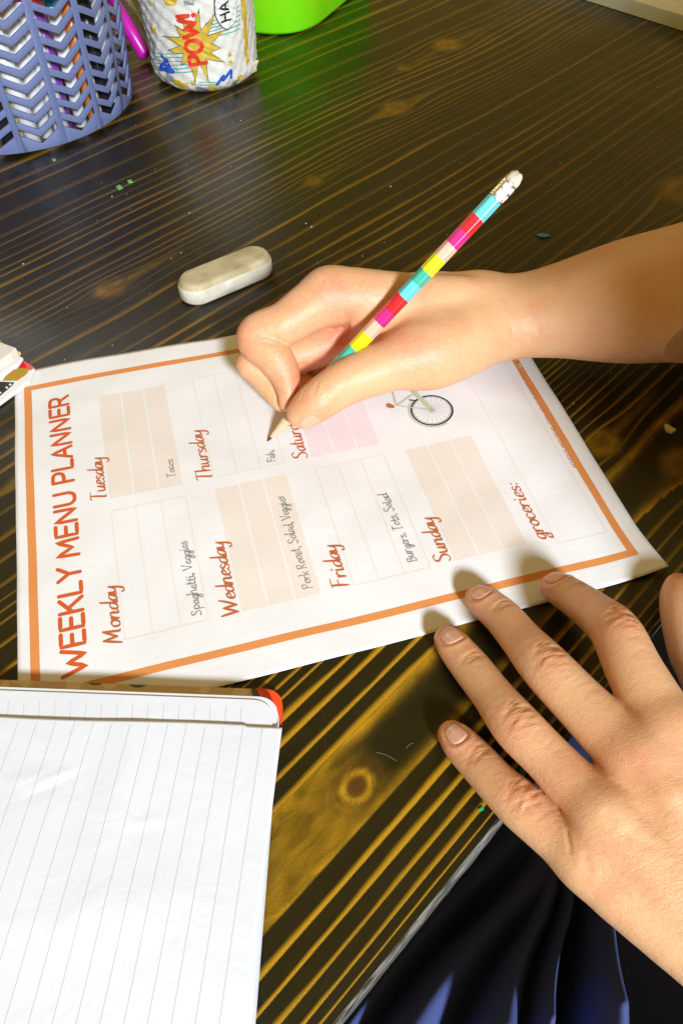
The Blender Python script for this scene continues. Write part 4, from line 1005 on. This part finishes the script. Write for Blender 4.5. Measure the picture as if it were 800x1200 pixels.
# =================================================================== BASKET with chevron slots, and what is in it
BCX, BCY, BR0 = 6.0, 556.0, 92.0
def build_basket():
    b = empty('plastic_basket', 'lavender blue plastic basket with rows of chevron slots, full of pens and papers', 'basket', None, (BCX, BCY, 0))
    mt = mat('lavender_plastic', (.17, .21, .40), .34, **{'Subsurface Weight': .1, 'Subsurface Radius': (1, 1, 1), 'Subsurface Scale': .003})
    H = 150.0
    def rad(z): return BR0 + z * .075
    def P(th, z, o=0): r = rad(z) + o; return (r * math.cos(th), r * math.sin(th), z)
    g = G(); NC = 18; cw = 2 * math.pi / NC; rib = cw * .075; z0 = 7.0; pitch = 10.4; slot = 5.7; drop = 8.0; nrow = 13
    a0 = -1.20
    for c in range(NC):
        th0 = a0 + c * cw
        # rib
        for k in range(1): pass
        def quad(t0, t1, f0, f1, n=5):
            """band between lower z f0(t) and upper z f1(t)"""
            V = []; F = []
            for i in range(n + 1):
                t = t0 + (t1 - t0) * i / n; V += [P(t, f0(t)), P(t, f1(t))]
            for i in range(n): F.append((2 * i, 2 * i + 2, 2 * i + 3, 2 * i + 1))
            g.add(V, F)
        tl, tm, tr = th0 + rib, th0 + cw / 2, th0 + cw - rib
        vz = lambda t: drop * (1 - min(1, abs(t - tm) / (cw / 2 - rib)))     # depth of the V
        ztop = z0 + nrow * pitch + 8
        quad(th0 - rib, th0 + rib, lambda t: 3.0, lambda t: ztop, 2)
        quad(tl, tm, lambda t: 3.0, lambda t: z0 + drop - vz(t)); quad(tm, tr, lambda t: 3.0, lambda t: z0 + drop - vz(t))
        for r in range(nrow):
            b0 = z0 + drop + r * pitch + slot; last = r == nrow - 1
            for (ta, tb) in ((tl, tm), (tm, tr)):
                if last: quad(ta, tb, lambda t: b0 - vz(t), lambda t: ztop)
                else: quad(ta, tb, lambda t: b0 - vz(t), lambda t: b0 + pitch - slot - vz(t))
    o = g.build('slotted_wall', mt, b, True)
    bm_w = o.modifiers.new('weld', 'WELD'); bm_w.merge_threshold = .00005
    md = o.modifiers.new('thickness', 'SOLIDIFY'); md.thickness = .0018; md.offset = -1; bv = o.modifiers.new('bevel', 'BEVEL'); bv.width = .0004; bv.segments = 2; bv.limit_method = 'ANGLE'
    g = G(); revolve(g, (0, 0, .3), (0, 0, 1), [(0, BR0 - 8), (0, BR0 + .5), (1.2, BR0 + 1.5), (4.2, BR0 + 1.6), (5.4, BR0 + .6), (5.6, BR0 - 2.2), (2.2, BR0 - 3.5), (2.0, .5)], 96); g.build('base', mt, b)
    g = G(); zt = z0 + nrow * pitch + 7; rt = rad(zt); revolve(g, (0, 0, zt), (0, 0, 1), [(0, rt - 1.6), (0, rt + .4), (1, rt + 3.5), (5, rt + 3.8), (6, rt + 2.5), (6, rt - 1.6), (0, rt - 1.6)], 96, closed=False); g.build('rim', mt, b)
    return b
build_basket()
def marker(col, capcol, x, y, tilt, az, ln, label, cat='marker', grp='pens standing in the basket', r=5.2, z=3.0):
    """body, cap and nib ring; leaning by tilt toward azimuth az"""
    t = empty('marker', label, cat, grp, (x, y, z)); ax = np.array([math.sin(tilt) * math.cos(az), math.sin(tilt) * math.sin(az), math.cos(tilt)])
    g = G(); revolve(g, (0, 0, 0), ax, [(0, r * .7), (1, r), (ln * .68, r), (ln * .68, r * .86)], 16); g.build('barrel', mat('barrel', col, .3), t)
    g = G(); revolve(g, (0, 0, 0), ax, [(ln * .68 + .1, r * 1.06), (ln * .97, r * 1.02), (ln, r * .7)], 16); g.build('cap', mat('cap', capcol, .28), t)
    return t
CN = [('magenta', (.70, .03, .35)), ('red', (.72, .03, .02)), ('teal', (.02, .35, .40)), ('orange', (.80, .22, .02)), ('black', (.02, .02, .025)), ('white', (.82, .82, .8)), ('lime green', (.25, .60, .05)), ('purple', (.22, .05, .35)), ('yellow', (.8, .62, .05)), ('sky blue', (.12, .45, .75))]
rr = random.Random(12)
spots = []
for k in range(40):
    th = -2.6 + 3.0 * (k + .5) / 40; rad_ = 80 - (k % 3) * 3 ; spots.append((BCX + rad_ * math.cos(th), BCY + rad_ * math.sin(th), th))
order = [5, 0, 5, 4, 2, 5, 7, 4, 5, 1, 5, 3, 4, 5, 8, 5, 0, 4, 9, 5, 7, 4, 5, 1, 3, 5, 2, 4, 1, 3, 5, 6, 4, 5, 0, 9, 5, 2, 4, 5]
order = [5 if (o == 4 and i % 3) else o for i, o in enumerate(order)]
for k, (x, y, th) in enumerate(spots[:36]):
    if k % 5 in (1, 3) : continue
    c1, v1 = CN[order[k]]; c2, v2 = CN[order[(k * 7 + 3) % 40]]
    marker(v1, v2, x, y, rr.uniform(.0, .05), th + rr.uniform(-1.2, 1.2), rr.uniform(120, 140), f'{c1} pen with {c2} cap standing inside the slotted basket', 'pen', 'pens standing in the basket', rr.uniform(4.2, 6.4))
def paper_roll(x, y, r, h, label):
    g = G(); V = []; F = []; n = 30
    for k in range(n):
        a = k / (n - 1) * 5.2; rr_ = r * (1 + .05 * math.sin(a * 3)); V += [(x + rr_ * math.cos(a), y + rr_ * math.sin(a), 4), (x + rr_ * math.cos(a + .1), y + rr_ * math.sin(a + .1), 4 + h)]
    for k in range(n - 1): F.append((2 * k, 2 * k + 2, 2 * k + 3, 2 * k + 1))
    g.add(V, F); o = g.build('rolled_paper', M_PAPER, None); md = o.modifiers.new('thickness', 'SOLIDIFY'); md.thickness = .0006; tag(o, label, 'paper')
paper_roll(BCX, BCY, 71, 118, 'white paper rolled up inside the slotted basket')

# =================================================================== COMIC TAPE JAR
JC = np.array([163.0, 569.0]); 
def jar_r(z): return 41.0 + 3.5 * min(1, z / 10) - 4.5 * max(0, 1 - z / 7) ** 2 + z * .018
def jar_wr(th, z): return .7 * math.sin(th * 13 + z * .21) * math.sin(z * .33 + th * 5) + .5 * math.sin(th * 31 + z * .5) * math.sin(z * .9)
def jar(s, z, o=0):
    """s = arc mm to the right of the side that faces the camera"""
    th = TH0 + s / 44.0; r = jar_r(z) + jar_wr(th, z) * min(1, z / 6 + .3) + o; return (r * math.cos(th), r * math.sin(th), z)
TH0 = math.atan2(CAM[1] - JC[1], CAM[0] - JC[0])
def build_jar():
    b = empty('tape_covered_jar', 'round jar covered in crumpled white comic-print tape with a gold POW! burst', 'jar', None, (JC[0], JC[1], .3))
    V = []; F = []; n = 180; zs = list(np.arange(0, 120.1, 1.6))
    for z in zs:
        for k in range(n): V.append(jar(44.0 * 2 * math.pi * k / n, z))
    for i in range(len(zs) - 1):
        for k in range(n): F.append((i * n + k, i * n + (k + 1) % n, (i + 1) * n + (k + 1) % n, (i + 1) * n + k))
    F.append(tuple(range(n))[::-1]); F.append(tuple((len(zs) - 1) * n + k for k in range(n)))
    mesh_np('taped_wall', V, F, mat('crumpled_tape', (.80, .78, .70), .38, bump=(160, .5, .0016), mottle=(90, .5, (.62, .62, .55))), b)
    M = [mat('print_gold', (.66, .45, .05), .35), mat('print_red', (.78, .05, .02), .4), mat('print_blue', (.03, .10, .55), .4), mat('print_teal', (.10, .42, .36), .4), I_BLACK, mat('print_white', (.84, .83, .78), .4), mat('print_grey', (.28, .30, .30), .4)]
    def fan(name, c, pts, mi, o, dense=6):
        g = G(); P = []
        for k in range(len(pts)):
            a, q = np.array(pts[k]), np.array(pts[(k + 1) % len(pts)])
            for t in range(dense): P.append(a + (q - a) * t / dense)
        rings = 9; V = [jar(*c, o)]
        for r in range(1, rings + 1): V += [jar(*(np.array(c) + (p - np.array(c)) * r / rings), o) for p in P]
        m = len(P); F = [(0, 1 + k, 1 + (k + 1) % m) for k in range(m)]
        for r in range(rings - 1): F += [(1 + r * m + k, 1 + (r + 1) * m + k, 1 + (r + 1) * m + (k + 1) % m, 1 + r * m + (k + 1) % m) for k in range(m)]
        g.add(V, F); return g.build(name, M[mi], b)
    def star(c, R1, R2, n, rot=0, jit=.0, seed=1):
        r_ = random.Random(seed); return [(c[0] + (R1 if k % 2 == 0 else R2) * (1 + r_.uniform(-jit, jit) * (k % 2 == 0)) * math.cos(rot + math.pi * k / n), c[1] + (R1 if k % 2 == 0 else R2) * (1 + r_.uniform(-jit, jit) * (k % 2 == 0)) * math.sin(rot + math.pi * k / n)) for k in range(2 * n)]
    S = lambda px, py: jar_uv(px, py)
    def jar_uv(px, py):
        d = ray(px, py); o = CAM - np.array([*JC, 0]); z = 20.0
        for _ in range(8):
            r = jar_r(z) ; a = d[0] ** 2 + d[1] ** 2; bb = 2 * (o[0] * d[0] + o[1] * d[1]); c = o[0] ** 2 + o[1] ** 2 - r * r; D = max(bb * bb - 4 * a * c, 0)
            t = (-bb - math.sqrt(D)) / (2 * a); p = o + d * t; z = p[2]
        th = math.atan2(p[1], p[0]); s = ((th - TH0 + math.pi) % (2 * math.pi) - math.pi) * 44.0
        return (s, p[2])
    c = S(229, 53)
    fan('gold_burst_outline', c, star(c, 24.6, 12.6, 12, .3, .25, 5), 4, .45); fan('gold_burst', c, star(c, 23.2, 11.8, 12, .3, .25, 5), 0, .75)
    g = G(); o = S(233, 74); e = S(217, 14); dv = np.array(e) - np.array(o); Lw = np.linalg.norm(dv); dv /= Lw; up = np.array([-dv[1], dv[0]])
    o = np.array(o) - up * 6.0
    write(g, 'POW!', CAPS, o, dv, up, 12.5, Lw * 1.02, 2.9, lambda x, y, z: jar(x, y, z), 1.3, 1); g.build('pow_lettering', M[1], b)
    # speech bubble
    c = np.array(S(265, 8)); fan('speech_bubble_outline', tuple(c), [(c[0] + 10.4 * math.cos(a), c[1] + 15.5 * math.sin(a)) for a in np.linspace(0, 2 * math.pi, 25)[:-1]], 4, .3)
    fan('speech_bubble', tuple(c), [(c[0] + 9.6 * math.cos(a), c[1] + 14.7 * math.sin(a)) for a in np.linspace(0, 2 * math.pi, 25)[:-1]], 5, .85)
    g = G(); o = np.array(S(269, 22)); dv = np.array(S(266, 2)) - o; dv /= np.linalg.norm(dv); up = np.array([-dv[1], dv[0]]); write(g, 'HA', CAPS, o, dv, up, 7.6, 14.0, 1.3, lambda x, y, z: jar(x, y, z), 1.4, 0); g.build('ha_lettering', I_BLACK, b)
    # teal stripes, squiggles, stars, patches
    g = G()
    for k in range(6):
        A = np.array(S(240 + k * 1.2, 28 + 3.2 * k)); B = np.array(S(281, 6 + 5.4 * k)); A2 = np.array(S(180 + k * .4, 61 + 3.8 * k)); B2 = np.array(S(216 + k * 2.5, 62 + 4.2 * k))
        for a_, b_ in ((A, B), (A2, B2)): g = G(); ribbon(g, [tuple(a_ + (b_ - a_) * t / 10) for t in range(11)], .8, lambda x, y, z: jar(x, y, z), .18 + .02 * k, 0, cap=False); g.build('teal_stripe', M[3], b)
    for k in range(3):
        g = G(); A = np.array(S(233, 96.5 + 3 * k)); B = np.array(S(254, 96 + 3 * k)); ribbon(g, [tuple(A + (B - A) * t / 8) for t in range(9)], .8, lambda x, y, z: jar(x, y, z), .2, 0, cap=False); g.build('teal_stripe', M[3], b)
    for pts in (((190, 65), (200, 78), (193, 76), (204, 84), (196, 83)), ((254, 98), (262, 88), (261, 94), (270, 82), (270, 90)), ((196, 70), (188, 80), (199, 80))):
        g = G(); ribbon(g, cr([S(*p) for p in pts], 5), 2.4, lambda x, y, z: jar(x, y, z), .62, 0); g.build('blue_squiggle', M[2], b)
    for k, (px, py, r_) in enumerate(((180, 34, 5), (269, 64, 2.8), (270, 73, 3.0), (176, 4, 3), (226, 97, 2.5))): c = S(px, py); fan('gold_star', c, star(c, r_, r_ * .42, 5, .4 * k + .3), 0, .4 + .02 * k, 2)
    for k, (px, py, w_, h_, mi) in enumerate(((286, 20, 2.8, 26, 0), (289, 66, 2.0, 6, 0), (199, 92, 3.5, 2.8, 6), (208, 97, 4.5, 3, 0), (216, 99.5, 4, 2.2, 0), (238, 105, 5, 2.5, 6), (249, 104, 3.4, 3.2, 0), (274, 99, 3.4, 4.5, 6), (200, 2, 5, 2, 0), (222, 3, 4, 1.6, 6), (180, 52, 1.8, 6, 6), (281, 92, 3, 2.4, 0))):
        c = S(px, py); rr_ = random.Random(k); fan('printed_patch', c, [(c[0] + w_ * (1 + rr_.uniform(-.3, .3)) * sx, c[1] + h_ * (1 + rr_.uniform(-.2, .2)) * sy) for sx, sy in ((-1, -1), (1, -1), (1.1, .2), (1, 1), (-1, 1))], mi, .32 + .01 * k, 3)
    # loose flap of tape at lower right
    c = S(296, 72); V = []; 
    for i in range(7):
        for j in range(5): q = np.array(jar(c[0] - 1 + i * .9, 3 + j * 2.8, .3 + .10 * i ** 2 * (.6 + .4 * math.sin(j * 2.1)))); V.append(q)
    F = [(i * 5 + j, (i + 1) * 5 + j, (i + 1) * 5 + j + 1, i * 5 + j + 1) for i in range(6) for j in range(4)]
    o = mesh_np('tape_flap', V, F, mat('flap', (.78, .72, .5), .45), b); md = o.modifiers.new('thickness', 'SOLIDIFY'); md.thickness = .0003
build_jar()

# =================================================================== GREEN BOX
def build_green():
    b = empty('green_plastic_box', 'bright lime green translucent plastic box with rounded corners behind the jar', 'box')
    d = np.array([math.cos(math.radians(50)), math.sin(math.radians(50))]); n = np.array([-d[1], d[0]]); c0 = np.array([252., 606.]) + d * 4
    base = [c0, c0 + d * 190, c0 + d * 190 + n * 110, c0 + n * 110]
    mt = mat('green_plastic', (.12, .96, .005), .3, **{'Subsurface Weight': .3, 'Subsurface Radius': (.6, 1, .3), 'Subsurface Scale': .01, 'mottle': (12, .8, (.36, .95, .01))})
    rings = []
    for (o, z) in ((-3, .4), (-1, 1.2), (0, 3.5), (3, 62), (5, 66), (7, 66.5), (7, 70), (2.5, 70.5), (0, 62), (-3, 4), (-8, 3)):
        P = poly_round([base[0] - d * o - n * o, base[1] + d * o - n * o, base[2] + d * o + n * o, base[3] - d * o + n * o], [52, 40, 40, 52], 14); rings.append([(*p, z) for p in P])
    m = len(rings[0]); V = [v for r in rings for v in r]; F = []
    for i in range(len(rings) - 1):
        for k in range(m): F.append((i * m + k, i * m + (k + 1) % m, (i + 1) * m + (k + 1) % m, (i + 1) * m + k))
    F.append(tuple(range(m))[::-1]); F.append(tuple((len(rings) - 1) * m + k for k in range(m)))
    mesh_np('tub', V, F, mt, b)
    P = poly_round([base[0] - (d + n) * 6, base[1] + (d - n) * 6, base[2] + (d + n) * 6, base[3] - (d - n) * 6], [54, 42, 42, 54], 14)
    g = G(); slab(g, P, 70.8, 76, 0, 1.5); g.build('lid', mt, b)
    # an orange thing showing through: small orange block inside
    g = G(); c = c0 + d * 22 + n * 22; q = [c, c + d * 16, c + d * 16 + n * 14, c + n * 14]; slab(g, q, 4.2, 40, 0, 1.5)
    tag(g.build('orange_block', mat('orange_block', (.9, .35, .02), .5), None), 'orange block showing faintly through the green box', 'block')
build_green()

# =================================================================== MAGENTA MARKER between basket and jar, pale one beside it
mk = marker((.62, .012, .40), (.62, .012, .40), *at(171, 66, 5)[:2], math.radians(52), math.radians(116), 150, 'magenta marker leaning between the lavender basket and the comic jar', 'marker', None, 6.0, 5.5)
mk2 = marker((.70, .30, .45), (.72, .35, .5), *at(146, 44, 5)[:2], math.radians(50), math.radians(118), 140, 'pale pink marker leaning behind the magenta one beside the basket', 'marker', None, 4.6, 5.0)
g = G(); A = at(176, 56, 0); 
for k in range(2): revolve(g, A + np.array([3.0, 5 + 3 * k, 3.0]), np.array([-.32, .75, .60]), [(0, 1.2), (1, 2.2), (140, 2.2), (141, 1.2)], 14)
tag(g.build('clear_plastic_straw', mat('clear_plastic', (.85, .85, .8), .08, **{'Transmission Weight': .8, 'IOR': 1.45}), None), 'pair of clear plastic tubes leaning against the left side of the comic jar', 'tubes')

# =================================================================== PALE BOARD at far right
d = np.array([.0, 0]); A = at(738, 0, 11)[:2]; B = at(800, 19, 11)[:2]; e = (B - A) / np.linalg.norm(B - A); nn = np.array([-e[1], e[0]])
if nn[1] < 0: nn = -nn
g = G(); Q = [A - e * 160, B + e * 260, B + e * 260 + nn * 26, A - e * 160 + nn * 26]; slab(g, Q, .4, 12, 0, .8)
g.build
M_CREAM = mat('cream_wood', (.74, .70, .52), .5, mottle=(40, .5, (.6, .54, .36)))
tray = empty('cream_tray', 'cream painted tray edge at the far right corner of the table', 'tray')
g.build('front_rim', M_CREAM, tray, False)
g = G(); slab(g, [Q[3] + e * .1, Q[2], Q[2] + nn * 150, Q[3] + nn * 150], .4, 4.5, 0, .5); g.build('tray_floor', mat('tray_floor', (.60, .56, .42), .5), tray, False)

# =================================================================== STACK OF BOOKLETS at the left edge
def quad_stack(name, label, cat, corner, z0, z1, mats, parts=None, dirs=None):
    pass
def px_slab(name, pts, z0, z1, mt, parent, bev=.3):
    g = G(); slab(g, [at(*p, z1)[:2] for p in pts], z0, z1, 0, bev); return g.build(name, mt, parent, False)
mag = empty('glossy_booklet', 'glossy booklet with a red corner, food picture and white-dotted black band, lowest of the stack', 'booklet')
px_slab('pages', [(40, 431), (33, 447), (-12, 480), (-160, 470), (-60, 380), (4, 404)], 1.0, 3.0, mat('booklet_white', (.84, .83, .80), .4), mag)
def decal(name, pts, z, mt, parent):
    g = G(); g.add([(*at(*p, z)[:2], z) for p in pts], [tuple(range(len(pts)))]); return g.build(name, mt, parent, False)
decal('red_corner', [(27.5, 422), (41, 431), (35, 434), (20, 432)], 3.05, mat('glossy_red', (.72, .012, .02), .25), mag)
decal('food_picture', [(25, 431), (33, 431.5), (33, 436), (29, 440), (20, 446), (3, 446), (6, 441), (16, 433)], 3.08, mat('food_print', (.62, .22, .03), .3, mottle=(260, 1.0, (.30, .36, .02))), mag)
decal('dotted_band', [(0, 447), (17, 448), (14, 452), (0, 464), (-30, 478), (-40, 462)], 3.06, mat('black_print', (.03, .03, .03), .3), mag)
for k, (x, y) in enumerate(((8, 454), (0, 460), (-8, 458), (12, 450.5))):
    decal('white_dot', [(x + 1.7 * math.cos(a), y + 1.2 * math.sin(a)) for a in np.linspace(0, 2 * math.pi, 9)[:-1]], 3.1, I_WHITE, mag)
nt1 = empty('white_notepad', 'white notepad in the middle of the small stack at the left edge', 'notepad')
for k in range(5): px_slab('leaf', [(27 - .2 * k, 419), (22, 425), (-25, 455), (-160, 430), (-60, 350), (10, 409)], 3.3 + k * 1.3, 4.4 + k * 1.3, mat('pad_white', (.84, .84, .82), .5) if k == 0 else bpy.data.materials['pad_white'], nt1, .2)
nt2 = empty('cream_topped_notepad', 'notepad with a yellow backing and pale cream top sheet, topmost of the small stack', 'notepad')
px_slab('yellow_backing', [(23.5, 412), (-5, 432), (-40, 452), (-160, 420), (-60, 345), (8, 405)], 10.2, 12.0, mat('yellow_card', (.78, .55, .04), .5), nt2, .2)
px_slab('top_sheets', [(18.5, 407.5), (12, 414), (-20, 437), (-160, 420), (-60, 340), (-2, 400)], 12.2, 17.5, mat('cream_sheet', (.72, .68, .60), .55), nt2, .3)

# =================================================================== SMALL BITS ON THE TABLE
def chip(name, pts, z0, h, mt, label, cat):
    g = G(); slab(g, [at(*p, 0)[:2] for p in pts], z0, z0 + h, 0, .15); tag(g.build(name, mt, None, False), label, cat)
chip('paper_scrap', [(628, 275.5), (633, 274), (641, 275), (645, 277.5), (638, 279), (631, 278)], .3, .6, mat('turquoise', (.03, .30, .38), .5), 'tiny turquoise paper scrap on the dark table above the forearm', 'scrap')
chip('eraser_crumb', [(777, 500), (780, 499), (785, 502.5), (791, 506), (786, 509), (780, 507)], .3, 1.6, mat('tan_crumb', (.62, .48, .25), .7), 'tan crumb on the table at right, below the forearm', 'crumb')
chip('eraser_crumb', [(605, 428), (608, 426), (611, 430), (608, 432)], .3, 1.2, mat('tan_crumb2', (.55, .42, .22), .7), 'small tan crumb right beside the corner of the planner under the wrist', 'crumb')
chip('glitter_flake', [(609, 902), (612, 900), (615, 905), (614, 911), (610, 909)], .3, .5, mat('green_flake', (.02, .42, .12), .4), 'green flake on the table between ring and little finger', 'flake')
chip('glitter_flake', [(560, 949), (565, 946), (567, 949), (563, 952)], .3, .4, bpy.data.materials['green_flake'], 'green flake near the table edge beside the little finger', 'flake')
chip('glitter_flake', [(136, 219), (141, 217), (144, 221), (139, 223)], .3, .5, mat('pale_green_flake', (.15, .50, .14), .4), 'larger pale green flake on the table below the basket', 'flake')
chip('glitter_flake', [(149, 212), (154, 211), (156, 214), (151, 215)], .3, .5, bpy.data.materials['pale_green_flake'], 'smaller pale green flake up and right of the larger one', 'flake')
chip('glitter_flake', [(61, 187), (64, 186), (66, 188), (63, 190)], .3, .5, bpy.data.materials['pale_green_flake'], 'pale green flake just under the basket rim', 'flake')
g = G(); rr = random.Random(21)
for k in range(110):
    px = rr.uniform(0, 800); py = rr.uniform(60, 560) if k < 190 else rr.uniform(800, 1150)
    q = at(px, py, 0); 
    if -2 < q[0] < 283 and -3 < q[1] < 217: continue
    if (q[:2] @ gn) < EDGE_V + 4 or (q[0] < 105 and q[1] < 5): continue
    s_ = rr.choice((.3, .35, .45, .7)) ; a = rr.uniform(0, 3)
    P = [np.array([q[0] + s_ * math.cos(a + t) * rr.uniform(.6, 1.3), q[1] + s_ * math.sin(a + t) * rr.uniform(.6, 1.3)]) for t in (0, 1.5, 3, 4.6)]
    slab(g, P, .1, .1 + s_ * .5, 0)
tag(g.build('dust_crumbs', mat('crumb', (.50, .45, .32), .8), None, False), 'scattered pale eraser crumbs and dust specks on the table', 'crumbs', None, 'stuff')

g = G(); rr = random.Random(8); TBL = bpy.data.objects['dining_table']
for (x, y, x2, y2, b) in ((441, 882, 464, 892, 2), (476, 878, 484, 871, 2), (535, 80, 530, 92, 3)):
    A, B = at(x, y)[:2], at(x2, y2)[:2]; n = np.array([-(B - A)[1], (B - A)[0]]) / np.linalg.norm(B - A)
    ribbon(g, [tuple(A + (B - A) * t / 8 + n * b * .25 * math.sin(math.pi * t / 8)) for t in range(9)], .11, lambda X, Y, z: (X, Y, z), .03, 0, cap=False)
tag(g.build('scratches', mat('scratch', (.30, .26, .16), .5), TBL, False), kind='stuff')
